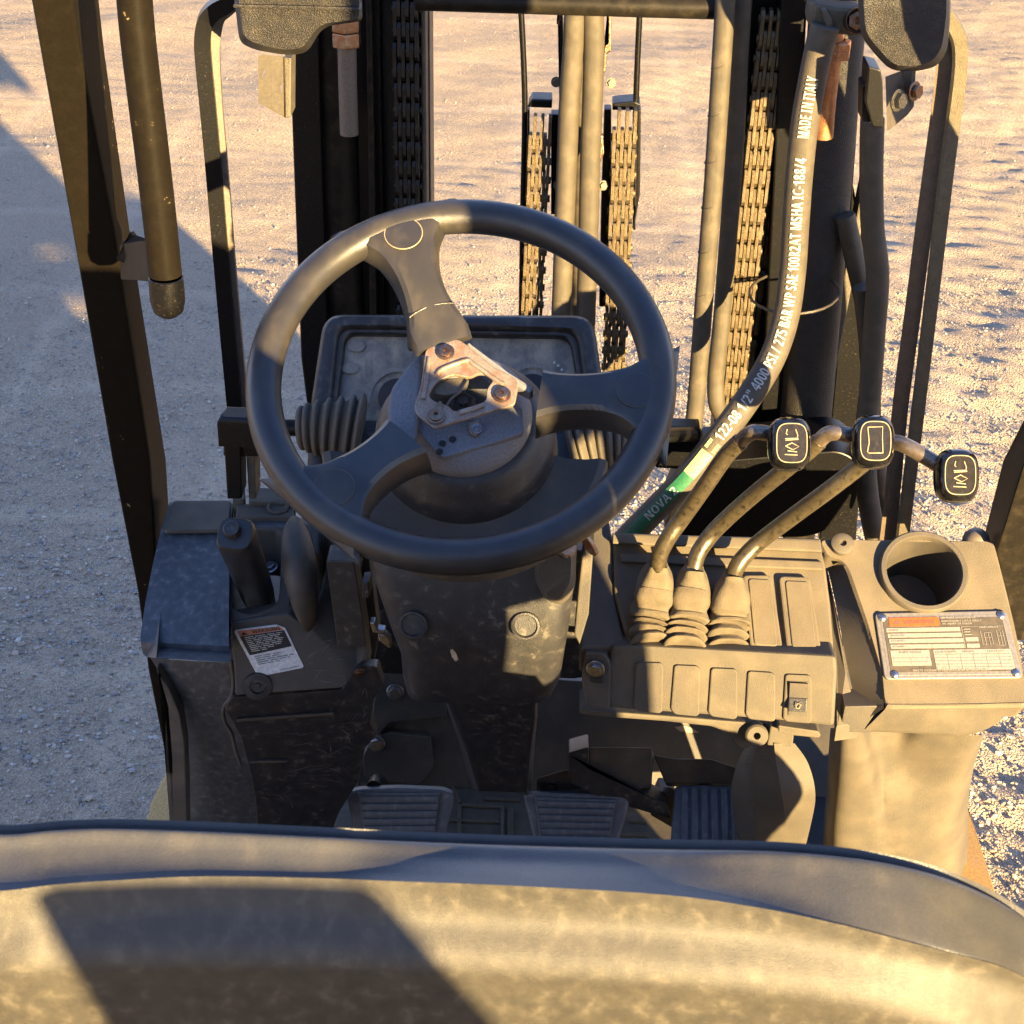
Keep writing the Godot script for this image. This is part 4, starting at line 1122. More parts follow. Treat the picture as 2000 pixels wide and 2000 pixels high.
# ==================================================================== parking brake beside the column
func make_parking_brake() -> void:
	var p := part("parking_brake", truck)
	# box with the lever slot in its top
	var top := [V(-0.372,1.03,-1.4518),V(-0.3407,1.03,-1.4621),V(-0.3065,1.03,-1.4736),V(-0.3094,1.055,-1.523),V(-0.3178,1.075,-1.5779),V(-0.3863,1.075,-1.5739),V(-0.3871,1.066,-1.5322)]
	var n := Mesher.newell(top)
	var b := Mesher.new()
	b.ring_plate(Mesher.fillet(top, 0.006), Mesher.fillet([V(-0.3665,1.031,-1.4726),V(-0.3467,1.031,-1.466),V(-0.3203,1.031,-1.4849),V(-0.3226,1.055,-1.5223),V(-0.3281,1.074,-1.5714),V(-0.3808,1.074,-1.5683),V(-0.3796,1.063,-1.527)], 0.012, 5), V(0, -0.06, 0), 0.0025)
	put("slot_plate", b, "filmed_plastic", p, 40.0)
	plate("slot_floor", [V(-0.4023,0.95,-1.5523),V(-0.3159,0.95,-1.5572),V(-0.3374,0.95,-1.7416),V(-0.4372,0.95,-1.7358)], V(0, -0.01, 0), "filmed_plastic", p)
	plate("box_face", [V(-0.372,1.03,-1.4518),V(-0.3398,1.0327,-1.4582),V(-0.3059,1.0365,-1.4652),V(-0.2871,1.0195,-1.4641),V(-0.2758,1.043,-1.4931),V(-0.2722,1.0623,-1.5302),V(-0.245,1.0594,-1.5343),V(-0.2252,0.9942,-1.4685),V(-0.2231,0.969,-1.4624),V(-0.234,0.9618,-1.4586),V(-0.2514,0.9494,-1.4523),V(-0.3096,0.9493,-1.442),V(-0.3636,0.9494,-1.4325),V(-0.3635,0.9716,-1.4382),V(-0.3658,1.0056,-1.4466)], V(0, -0.004, -0.03), "filmed_plastic", p, 0.003, 0.002)
	scratches(p, [V(-0.303,1.0181,-1.4604),V(-0.2552,1.0035,-1.4651),V(-0.2583,0.9554,-1.4521),V(-0.288,0.9519,-1.446)], 18, 31, "scratch", 0.5, 0.02)
	var rec := Mesher.new()
	rec.lathe(V(-0.3397,0.9591,-1.4381), V(0.1689,0.2467,0.9543), [Vector2(0.016, 0.0), Vector2(0.015, 0.002), Vector2(0.0085, 0.0025), Vector2(0.008, -0.002), Vector2(0.0035, -0.002), Vector2(0.003, 0.001), Vector2(0, 0.0012)], 24)
	put("screw_recess", rec, "black_plastic", p)
	# rounded fin next to the slot
	var fin := Mesher.new()
	var rings := []
	var spine := [V(-0.3081,1.09,-1.5571),V(-0.3069,1.1,-1.5345),V(-0.3046,1.1,-1.5158),V(-0.2996,1.095,-1.4915),V(-0.2938,1.085,-1.4676),V(-0.29,1.06,-1.462),V(-0.2882,1.03,-1.4679),V(-0.2881,1.012,-1.4682)]
	var wide := [0.003, 0.010, 0.015, 0.0185, 0.019, 0.0155, 0.0105, 0.003]
	var run := Mesher.smooth(spine, 5)
	var fr := Mesher.frames(run)
	for i in run.size():
		var f := float(i) / (run.size() - 1) * (wide.size() - 1)
		var wd: float = lerpf(wide[int(f)], wide[mini(int(f) + 1, wide.size() - 1)], f - int(f))
		var sx: Vector3 = (V(1, 0, 0) - fr[i][2] * fr[i][2].x).normalized()
		var sy: Vector3 = fr[i][2].cross(sx)
		var ring := []
		for k in 20:
			var a := TAU * k / 20
			ring.append(run[i] + sx * cos(a) * wd * (0.8 if cos(a) < 0.0 else 1.1) + sy * sin(a) * wd * 1.3)
		rings.append(ring)
	fin.loft(rings)
	put("lever_guard", fin, "filmed_plastic", p, 60.0)
	var hood := Mesher.new()
	hood.sheet([
		Mesher.smooth([V(-0.3116,1.085,-1.5781),V(-0.2948,1.085,-1.5791),V(-0.2698,1.085,-1.5611),V(-0.2424,1.085,-1.5208)], 5),
		Mesher.smooth([V(-0.3015,1.09,-1.5575),V(-0.2873,1.09,-1.5519),V(-0.2665,1.09,-1.53),V(-0.24,1.08,-1.5084)], 5),
		Mesher.smooth([V(-0.2944,1.08,-1.5361),V(-0.2805,1.08,-1.5162),V(-0.2725,1.06,-1.5317),V(-0.2437,1.06,-1.5323)], 5),
		Mesher.smooth([V(-0.2916,1.03,-1.5217),V(-0.2827,1.03,-1.5222),V(-0.2727,1.03,-1.5228),V(-0.2394,1.03,-1.5247)], 5),
		Mesher.smooth([V(-0.2868,1,-1.4777),V(-0.2736,1,-1.4785),V(-0.2572,1,-1.4794),V(-0.2265,1,-1.4811)], 5)])
	put("hood", hood, "filmed_plastic", p, 60.0)
	plate("side_panel", [V(-0.2628,1.1075,-1.46),V(-0.2331,1.1067,-1.46),V(-0.2235,1.0003,-1.46),V(-0.2549,0.9951,-1.46)], V(0, 0, -0.03), "black_plastic", p, 0.004)
	# the lever itself: square grip with rounded edges, push button in its end
	var foot := V(-0.3506,0.985,-1.549)
	var head := V(-0.3478,1.15,-1.4336)
	var ax := (head - foot).normalized()
	var u := V(1, -0.12, 0.0)
	u = (u - ax * u.dot(ax)).normalized()
	var w := u.cross(ax)
	var grip := Mesher.new()
	var rr := []
	for s in [[-0.06, 0.0125], [0.0, 0.0135], [0.04, 0.016], [0.1, 0.0172], [0.15, 0.0178], [0.19, 0.0186], [0.203, 0.0186], [0.208, 0.0165]]:
		var ring := []
		for k in 28:
			var a := TAU * k / 28
			var x := signf(cos(a)) * pow(absf(cos(a)), 0.55)
			var y := signf(sin(a)) * pow(absf(sin(a)), 0.55)
			ring.append(foot + ax * s[0] + (u * x + w * y) * s[1])
		rr.append(ring)
	grip.loft(rr)
	put("grip", grip, "wheel_rubber", p, 45.0)
	var btn := Mesher.new()
	btn.lathe(foot + ax * 0.2075 - u * 0.003 + w * -0.002, ax, [Vector2(0.0088, 0), Vector2(0.0088, 0.007), Vector2(0.0075, 0.0092), Vector2(0.0, 0.0098)], 24)
	put("push_button", btn, "black_plastic", p)
	var yoke := Mesher.new()
	yoke.block(foot + V(0.004, -0.02, 0.0), V(0.045, 0.03, 0.03), 0.004)
	put("yoke", yoke, "black_paint", p)
	bolt("pivot", V(-0.3407,1.03,-1.562), V(-0.3, 1, 0.3), 0.006, "zinc", p)
	# warning label
	var lab := part("warning_label", truck)
	lab.set_meta("label", "white sticker with a worn orange warning band and black text block")
	var q := [V(-0.3633,1.0223,-1.4501),V(-0.3117,1.0259,-1.4601),V(-0.2905,0.976,-1.451),V(-0.3389,0.9694,-1.4407)]
	var nn := V(0.1689,0.2467,0.9543)
	var at := Quad.new(q, nn)
	plate("sheet", [at.at(0, 0.04), at.at(0.04, 0), at.at(0.86, 0), at.at(1, 0.1), at.at(1, 0.97), at.at(0.96, 1), at.at(0.05, 1), at.at(0, 0.96)], -nn * 0.0008, "label_white", lab, 0.001, 0.0002)
	plate("orange_band", [at.at(0.07, 0.02, 0.0003), at.at(0.9, 0.045, 0.0003), at.at(0.95, 0.1, 0.0003), at.at(0.94, 0.125, 0.0003), at.at(0.06, 0.135, 0.0003)], -nn * 0.0002, "faded_orange", lab, 0.0, 0.0)
	plate("black_field", [at.at(0.06, 0.14, 0.0003), at.at(0.96, 0.135, 0.0003), at.at(0.96, 0.5, 0.0003), at.at(0.06, 0.545, 0.0003)], -nn * 0.0002, "label_black", lab, 0.0, 0.0)
	var txt := Mesher.new()
	var o: Vector3 = at.at(0.34, 0.118, 0.0006)
	letters(txt, "WARNING", o, (at.at(1, 0.118, 0.0006) - o).normalized(), (at.at(0.34, 0.04, 0.0006) - o).normalized(), 0.0042, 0.029)
	txt.tri(at.at(0.1, 0.125, 0.0006), at.at(0.17, 0.055, 0.0006), at.at(0.24, 0.122, 0.0006))
	put("printed_words", txt, "label_black", lab)
	var rng := RandomNumberGenerator.new()
	rng.seed = 5
	var white := Mesher.new()
	var dark := Mesher.new()
	for line in 14:
		var y := 0.165 + 0.037 * line if line < 9 else 0.575 + 0.042 * (line - 9)
		var x := 0.14
		var stop: float = [0.9, 0.86, 0.8, 0.88, 0.84, 0.86, 0.8, 0.62, 0.5, 0.72, 0.66, 0.92, 0.82, 0.6][line]
		while x < stop - 0.03:
			var wd := minf(rng.randf_range(0.1, 0.24), stop - x)
			var into := white if line < 9 else dark
			into.quad(at.at(x, y, 0.0006), at.at(x + wd, y, 0.0006), at.at(x + wd, y + 0.017, 0.0006), at.at(x, y + 0.017, 0.0006))
			x += wd + 0.035
	dark.quad(at.at(0.5, 0.94, 0.0006), at.at(0.92, 0.93, 0.0006), at.at(0.92, 0.945, 0.0006), at.at(0.5, 0.955, 0.0006))
	put("fine_print", white, "white_print", lab)
	put("fine_print", dark, "grey_print", lab)


# ==================================================================== control console right of the column
func make_console() -> void:
	var c := part("control_console", truck)
	# the lid left of the boots and the top deck
	plate("side_wall", [V(0.0131,1.1006,-1.5735),V(0.0297,1.1019,-1.5745),V(0.0345,1.0882,-1.5525),V(0.0353,1.0561,-1.5011),V(0.0501,1.0217,-1.4453),V(0.0021,1.0186,-1.4433),V(0.0034,1.0391,-1.4759),V(0.0095,1.0775,-1.5369)], V(0, -0.03, 0), "filmed_plastic", c, 0.004, 0.003)
	plate("deck", [V(0.0349,1.0907,-1.5526),V(0.0476,1.0938,-1.5568),V(0.1464,1.0942,-1.5514),V(0.2554,1.0956,-1.5471),V(0.2607,1.0817,-1.5245),V(0.264,1.0566,-1.4842),V(0.2657,1.0265,-1.4361),V(0.1763,1.0261,-1.4408),V(0.0521,1.0231,-1.4436),V(0.0509,1.0298,-1.4544),V(0.0375,1.0542,-1.4942)], V(0, -0.014, 0), "lightened_dusty_plastic", c, 0.004, 0.003)
	var ridge := Mesher.new()
	ridge.loft([Mesher.fillet([V(0.0344,1.0913,-1.5537),V(0.0345,1.0855,-1.5443),V(0.0352,1.0926,-1.533),V(0.035,1.0997,-1.5444)], 0.004, 3), Mesher.fillet([V(0.2565,1.0963,-1.5481),V(0.258,1.0874,-1.5337),V(0.2549,1.0957,-1.5245),V(0.2534,1.1039,-1.5378)], 0.004, 3)])
	put("ridge", ridge, "lightened_dusty_plastic", c)
	var lip := Mesher.new()
	lip.loft([Mesher.fillet([V(0.0424,1.0793,-1.534),V(0.0447,1.0736,-1.5247),V(0.0445,1.0775,-1.5216),V(0.0422,1.0829,-1.5303)], 0.002, 3), Mesher.fillet([V(0.2565,1.0822,-1.5255),V(0.2571,1.0765,-1.5163),V(0.2563,1.0804,-1.5132),V(0.2557,1.0858,-1.5219)], 0.002, 3)])
	put("ridge", lip, "lightened_dusty_plastic", c)
	# raised blanking covers on the deck
	for s in [[[V(0.172,1.0756,-1.5069),V(0.2032,1.0767,-1.5069),V(0.2122,1.0307,-1.4328),V(0.1786,1.0306,-1.4346)], [V(0.1782,1.0742,-1.5015),V(0.2017,1.0744,-1.5004),V(0.2059,1.0344,-1.4363),V(0.1828,1.0347,-1.4382)]], [[V(0.2101,1.0764,-1.5058),V(0.2428,1.077,-1.5048),V(0.2519,1.0304,-1.4299),V(0.2163,1.0296,-1.4308)], [V(0.2167,1.0744,-1.4994),V(0.2413,1.0747,-1.4984),V(0.2457,1.0347,-1.4344),V(0.2216,1.0344,-1.4353)]]]:
		plate("blank_cover", s[0], V(0, -0.008, 0), "lightened_dusty_plastic", c, 0.006, 0.002)
		plate("blank_cover_field", s[1], V(0, -0.002, 0), "lightened_dusty_plastic", c, 0.004, 0.0008)
	# slot under the boots
	# front face with five switch places
	plate("front_face", [V(0.036,1.0255,-1.4393),V(0.0539,1.0287,-1.4376),V(0.2637,1.0396,-1.4143),V(0.2663,1.0224,-1.4114),V(0.2689,0.9586,-1.4018),V(0.2007,0.9587,-1.4099),V(0.0356,0.9521,-1.4286),V(0.0303,0.9782,-1.433)], V(0, -0.01, -0.06), "dusty_plastic", c, 0.005, 0.004)
	for s in [[V(0.061,1.0113,-1.4312),V(0.0873,1.0138,-1.4284),V(0.0897,1.0087,-1.4274),V(0.0913,0.9573,-1.4197),V(0.0882,0.9545,-1.4196),V(0.0657,0.9542,-1.4223),V(0.0611,0.9597,-1.4236)], [V(0.1006,1.0129,-1.4267),V(0.1242,1.0145,-1.4241),V(0.1276,1.0107,-1.4232),V(0.1296,0.9583,-1.4153),V(0.1266,0.9555,-1.4152),V(0.1042,0.9552,-1.4178),V(0.0996,0.9607,-1.4192)], [V(0.1384,1.0138,-1.4223),V(0.1629,1.0154,-1.4197),V(0.1658,1.0116,-1.4188),V(0.1688,0.9594,-1.4108),V(0.1658,0.9566,-1.4107),V(0.1424,0.9574,-1.4136),V(0.1384,0.9618,-1.4147)], [V(0.176,1.0146,-1.418),V(0.2004,1.0156,-1.4152),V(0.2042,1.0125,-1.4143),V(0.2077,0.9605,-1.4063),V(0.2046,0.9589,-1.4064),V(0.1809,0.959,-1.4093),V(0.1769,0.964,-1.4105)]]:
		plate("switch_blank", s, V(0, -0.002, -0.006), "dusty_plastic", c, 0.004, 0.0015)
	plate("switch_frame", [V(0.2139,1.0154,-1.4136),V(0.2375,1.017,-1.411),V(0.2408,1.0144,-1.4103),V(0.2451,0.9638,-1.4024),V(0.2422,0.9611,-1.4023),V(0.2192,0.9607,-1.405),V(0.2153,0.9638,-1.4059)], V(0, -0.002, -0.006), "dusty_plastic", c, 0.004, 0.0015)
	plate("rocker_well", [V(0.2175,1.0086,-1.4116),V(0.2381,1.0098,-1.4093),V(0.2404,0.9691,-1.4031),V(0.2196,0.9678,-1.4054)], V(0, 0, -0.002), "dusty_plastic", c, 0.001, 0.0002)
	var rk := Mesher.new()
	rk.loft([[V(0.2185,1.0078,-1.4109),V(0.2371,1.0088,-1.4089),V(0.2392,0.9704,-1.403),V(0.2205,0.9694,-1.4051)], [V(0.2186,1.009,-1.4075),V(0.2361,1.0099,-1.4056),V(0.2373,0.993,-1.4055),V(0.2192,0.992,-1.4075)]], true)
	put("rocker", rk, "filmed_plastic", c, 20.0)
	var rk2 := Mesher.new()
	rk2.prism([V(0.2192,0.9912,-1.4069),V(0.2378,0.9922,-1.4048),V(0.2371,0.98,-1.3965),V(0.2185,0.979,-1.3986)], V(0, -0.002, -0.008), 0.001)
	put("rocker", rk2, "black_plastic", c, 20.0)
	var sym := Mesher.new()
	sym.tube([V(0.2258,0.9855,-1.3992),V(0.2275,0.9892,-1.3995),V(0.2312,0.9885,-1.399),V(0.229,0.9835,-1.3985),V(0.2259,0.9843,-1.399)], 0.0006, 6)
	put("printed_symbol", sym, "gold_print", c)
	plate("corner_block", [V(0.0075,1.0176,-1.4395),V(0.0299,1.0178,-1.4369),V(0.0368,1.0043,-1.4341),V(0.0367,0.9512,-1.4263),V(0.0097,0.9516,-1.4296),V(0.0054,0.9827,-1.4346)], V(0, -0.01, -0.06), "filmed_plastic", c, 0.004, 0.003)
	plate("corner_face", [V(0.0121,1.0081,-1.4365),V(0.0291,1.0089,-1.4346),V(0.0291,0.9825,-1.4308),V(0.014,0.982,-1.4325)], V(0, 0, -0.004), "black_plastic", c, 0.003)
	bolt("bolt", V(0.0193,1.0007,-1.4326), V(-0.1168,0.1435,0.9827), 0.0072, "zinc", c)
	# lip, ear and bracket under the console
	var under := part("console_bracket", truck)
	plate("lower_lip", [V(0.0051,0.9151,-1.475),V(0.0376,0.9122,-1.475),V(0.0993,0.9092,-1.475),V(0.1666,0.9051,-1.475),V(0.2114,0.9027,-1.475),V(0.2074,0.8841,-1.475),V(0.1932,0.8663,-1.475),V(0.1807,0.8672,-1.475),V(0.1679,0.8881,-1.475),V(0.1505,0.8959,-1.475),V(0.0997,0.9008,-1.475),V(0.0379,0.9038,-1.475),V(0.0053,0.9067,-1.475)], V(0, -0.01, -0.05), "dusty_plastic", under, 0.004, 0.003)
	var ear := Mesher.new()
	ear.lathe(V(0.199,0.8945,-1.465), V(0, 0.45, 1), [Vector2(0.0125, -0.006), Vector2(0.0125, 0.002), Vector2(0.0105, 0.004), Vector2(0.004, 0.004), Vector2(0.0035, -0.004)], 24)
	put("screw_ear", ear, "dusty_plastic", under)
	plate("flange", [V(0.2186,0.9206,-1.45),V(0.2619,0.9148,-1.45),V(0.2658,0.9094,-1.45),V(0.264,0.9051,-1.45),V(0.2308,0.9078,-1.45),V(0.2194,0.9115,-1.45)], V(0, -0.004, -0.03), "dusty_plastic", under, 0.002)
	plate("strap", [V(0.2128,0.9116,-1.462),V(0.2387,0.9071,-1.462),V(0.2389,0.8816,-1.462),V(0.2109,0.8833,-1.462)], V(0, -0.002, -0.02), "dusty_plastic", under, 0.002)
	# bowed duct cover below
	var d := Mesher.new()
	var cols := []
	var a0 := [V(0.2032,0.8166,-1.55),V(0.1926,0.7858,-1.55),V(0.1887,0.743,-1.55),V(0.1957,0.6998,-1.55),V(0.2084,0.6019,-1.55)]
	var a1 := [V(0.2048,0.8634,-1.49),V(0.2015,0.8355,-1.49),V(0.2037,0.7946,-1.49),V(0.2107,0.7531,-1.49),V(0.2259,0.631,-1.52)]
	var a2 := [V(0.218,0.888,-1.46),V(0.2227,0.8611,-1.46),V(0.2302,0.8298,-1.45),V(0.2409,0.7721,-1.47),V(0.2575,0.6326,-1.52)]
	var a3 := [V(0.2411,0.885,-1.465),V(0.2582,0.8585,-1.465),V(0.2682,0.8273,-1.455),V(0.2729,0.7692,-1.475),V(0.2733,0.6334,-1.52)]
	var a4 := [V(0.2517,0.8318,-1.53),V(0.2701,0.8041,-1.53),V(0.2806,0.7711,-1.52),V(0.2854,0.7112,-1.54),V(0.2864,0.5664,-1.59)]
	for s in [a0, a1, a2, a3]:
		cols.append(Mesher.smooth(s, 6))
	d.sheet(cols)
	d.sheet([Mesher.smooth(a3, 6), Mesher.smooth(a4, 6)])
	put("duct_cover", d, "dusty_plastic", under, 32.0)


# ==================================================================== cup holder block on the right
func make_cup_console() -> void:
	var c := part("cup_holder_block", truck)
	var nn := V(0.0255,0.8392,0.5431)
	var cup := V(0.3703,1.0585,-1.5465)
	var u := V(1, 0, 0)
	u = (u - nn * u.dot(nn)).normalized()
	var w := nn.cross(u)
	var hole := []
	for i in 48:
		var a := TAU * i / 48
		hole.append(cup + (u * cos(a) + w * sin(a)) * 0.0405)
	var b := Mesher.new()
	var outline := [V(0.259,1.0793,-1.5735),V(0.2669,1.0807,-1.576),V(0.4445,1.0803,-1.5837),V(0.451,1.0787,-1.5815),V(0.4533,1.072,-1.5713),V(0.4595,1.049,-1.536),V(0.4657,1.0232,-1.4964),V(0.4701,0.9949,-1.4529),V(0.4706,0.9789,-1.4282),V(0.4659,0.9764,-1.4241),V(0.326,0.9751,-1.4156),V(0.3204,0.9784,-1.4205),V(0.3194,0.9938,-1.4442),V(0.3062,1.0252,-1.4921),V(0.2876,1.0622,-1.5483),V(0.2803,1.0674,-1.5561),V(0.266,1.0694,-1.5584)]
	b.ring_plate(Mesher.fillet(outline, 0.006), hole, -nn * 0.03, 0.003)
	put("top", b, "lightened_dusty_plastic", c)
	# well of the cup holder, its raised rim
	var well := Mesher.new()
	well.lathe(cup, nn, [Vector2(0.0405, 0.001), Vector2(0.0385, -0.03), Vector2(0.036, -0.085), Vector2(0.0, -0.086)], 48)
	put("cup_well", well, "filmed_plastic", c, 50.0)
	var rim := Mesher.new()
	rim.lathe(cup, nn, [Vector2(0.0405, -0.002), Vector2(0.0405, 0.007), Vector2(0.0415, 0.0085), Vector2(0.046, 0.0085), Vector2(0.0478, 0.0065), Vector2(0.0482, -0.001)], 48)
	put("cup_rim", rim, "dusty_plastic", c, 40.0)
	# left lip and the steep wall between it and the block
	plate("lip", [V(0.2691,1.035,-1.6126),V(0.2757,1.035,-1.6002),V(0.2806,1.018,-1.5421),V(0.2883,0.985,-1.469),V(0.2871,0.983,-1.4625),V(0.2993,0.945,-1.4277),V(0.2748,0.945,-1.4211),V(0.2759,0.985,-1.4738),V(0.2732,1.012,-1.5209),V(0.2693,1.032,-1.5814)], V(0, -0.02, 0), "dusty_plastic", c, 0.0, 0.002)
	b = Mesher.new()
	var wall_top := [V(0.2773,1.063,-1.5546),V(0.287,1.0597,-1.55),V(0.3068,1.0234,-1.4948),V(0.32,0.9919,-1.4468),V(0.3201,0.9728,-1.4173)]
	var wall_low := [V(0.2747,1.033,-1.5906),V(0.2769,1.031,-1.5782),V(0.2816,1.014,-1.5283),V(0.2889,0.983,-1.4717),V(0.301,0.943,-1.4303)]
	b.sheet([Mesher.smooth(wall_low, 5), Mesher.smooth(wall_top, 5)])
	put("inner_wall", b, "filmed_plastic", c, 50.0)
	plate("block_side", [V(0.2814,0.968,-1.425),V(0.3263,0.9712,-1.425),V(0.3121,0.934,-1.425),V(0.2798,0.934,-1.425)], V(0, 0, -0.03), "filmed_plastic", c)
	# front drop below the ridge
	b = Mesher.new()
	var f0 := [V(0.3238,0.9779,-1.4179),V(0.359,0.978,-1.4197),V(0.4124,0.9784,-1.4229),V(0.4713,0.9795,-1.4274)]
	var f1 := [V(0.3215,0.971,-1.418),V(0.36,0.971,-1.4201),V(0.4137,0.971,-1.4239),V(0.4733,0.971,-1.4298)]
	var f2 := [V(0.3058,0.94,-1.424),V(0.3541,0.94,-1.424),V(0.4081,0.94,-1.4261),V(0.45,0.956,-1.434)]
	var f3 := [V(0.3006,0.93,-1.4329),V(0.3568,0.93,-1.4325),V(0.4161,0.93,-1.4322),V(0.4489,0.94,-1.4422)]
	b.sheet([Mesher.smooth(f0, 6), Mesher.smooth(f1, 6), Mesher.smooth(f2, 6), Mesher.smooth(f3, 6)])
	put("front_drop", b, "dusty_plastic", c, 40.0)
	# screw tab at the far edge
	var tab := Mesher.new()
	tab.lathe(V(0.2842,1.0767,-1.5687), nn, [Vector2(0.0125, 0.0), Vector2(0.0125, 0.006), Vector2(0.009, 0.008), Vector2(0.004, 0.008), Vector2(0.0035, 0.004), Vector2(0, 0.004)], 20)
	put("screw_tab", tab, "dusty_plastic", c)
	var knob := Mesher.new()
	knob.lathe(V(0.445,1.05,-1.6313), V(0, 1, 0), [Vector2(0.015, -0.03), Vector2(0.015, 0.002), Vector2(0.0135, 0.007), Vector2(0.009, 0.012), Vector2(0.0, 0.014)], 28)
	put("cap_knob", knob, "taupe_metal", c)
	# leg below, with a hollow beside its rounded inner edge
	b = Mesher.new()
	var rows := [
		[V(0.2908,0.8571,-1.53),V(0.2863,0.8963,-1.48),V(0.2911,0.9149,-1.455),V(0.3109,0.9104,-1.46),V(0.328,0.886,-1.49),V(0.3631,0.8781,-1.5),V(0.3809,0.8917,-1.482),V(0.4068,0.897,-1.475),V(0.4374,0.8969,-1.475),V(0.4547,0.8778,-1.5)],
		[V(0.2976,0.7828,-1.55),V(0.2943,0.824,-1.5),V(0.3014,0.8449,-1.475),V(0.325,0.846,-1.475),V(0.3446,0.8262,-1.5),V(0.3572,0.8226,-1.505),V(0.3824,0.8237,-1.505),V(0.4194,0.8337,-1.495),V(0.4425,0.8306,-1.5),V(0.4598,0.8065,-1.53)],
		[V(0.3022,0.7279,-1.56),V(0.3001,0.7706,-1.51),V(0.3108,0.7882,-1.49),V(0.3383,0.7895,-1.49),V(0.3545,0.7754,-1.502),V(0.3611,0.7794,-1.503),V(0.3883,0.7789,-1.505),V(0.4264,0.7807,-1.505),V(0.4468,0.773,-1.515),V(0.4671,0.744,-1.55)],
		[V(0.3078,0.6631,-1.57),V(0.3068,0.7077,-1.52),V(0.3213,0.7218,-1.505),V(0.3495,0.7231,-1.505),V(0.362,0.721,-1.508),V(0.3732,0.7197,-1.51),V(0.3967,0.7209,-1.51),V(0.437,0.7183,-1.515),V(0.457,0.7058,-1.53),V(0.4804,0.6712,-1.57)],
		[V(0.3188,0.5446,-1.58),V(0.3226,0.5834,-1.54),V(0.3388,0.5938,-1.53),V(0.3683,0.5953,-1.53),V(0.3806,0.5959,-1.53),V(0.3916,0.5965,-1.53),V(0.4161,0.5977,-1.53),V(0.458,0.595,-1.535),V(0.4788,0.5816,-1.55),V(0.5018,0.5442,-1.59)]]
	var fine := []
	for k in rows[0].size():
		var col := []
		for r in rows: col.append(r[k])
		fine.append(Mesher.smooth(col, 6))
	var cross := []
	for i in fine[0].size():
		var line := []
		for k in fine.size(): line.append(fine[k][i])
		cross.append(Mesher.smooth(line, 4))
	b.sheet(cross)
	put("leg_panel", b, "dusty_plastic", c, 42.0)
	data_plate()


func field(under: Node3D, at: Quad, called: String, x0: float, y0: float, x1: float, y1: float, h: float, m: String) -> void:
	plate(called, [at.at(x0, y0, h), at.at(x1, y0, h), at.at(x1, y1, h), at.at(x0, y1, h)], -at.n * 0.0003, m, under, 0.0006, 0.0001)


func print_on(into: Mesher, at: Quad, s: String, x: float, y: float, h: float, width: float) -> void:
	var o := at.at(x, y, 0.0027)
	letters(into, s, o, (at.at(x + 0.1, y, 0.0027) - o).normalized(), (at.at(x, y - 0.1, 0.0027) - o).normalized(), h, width)


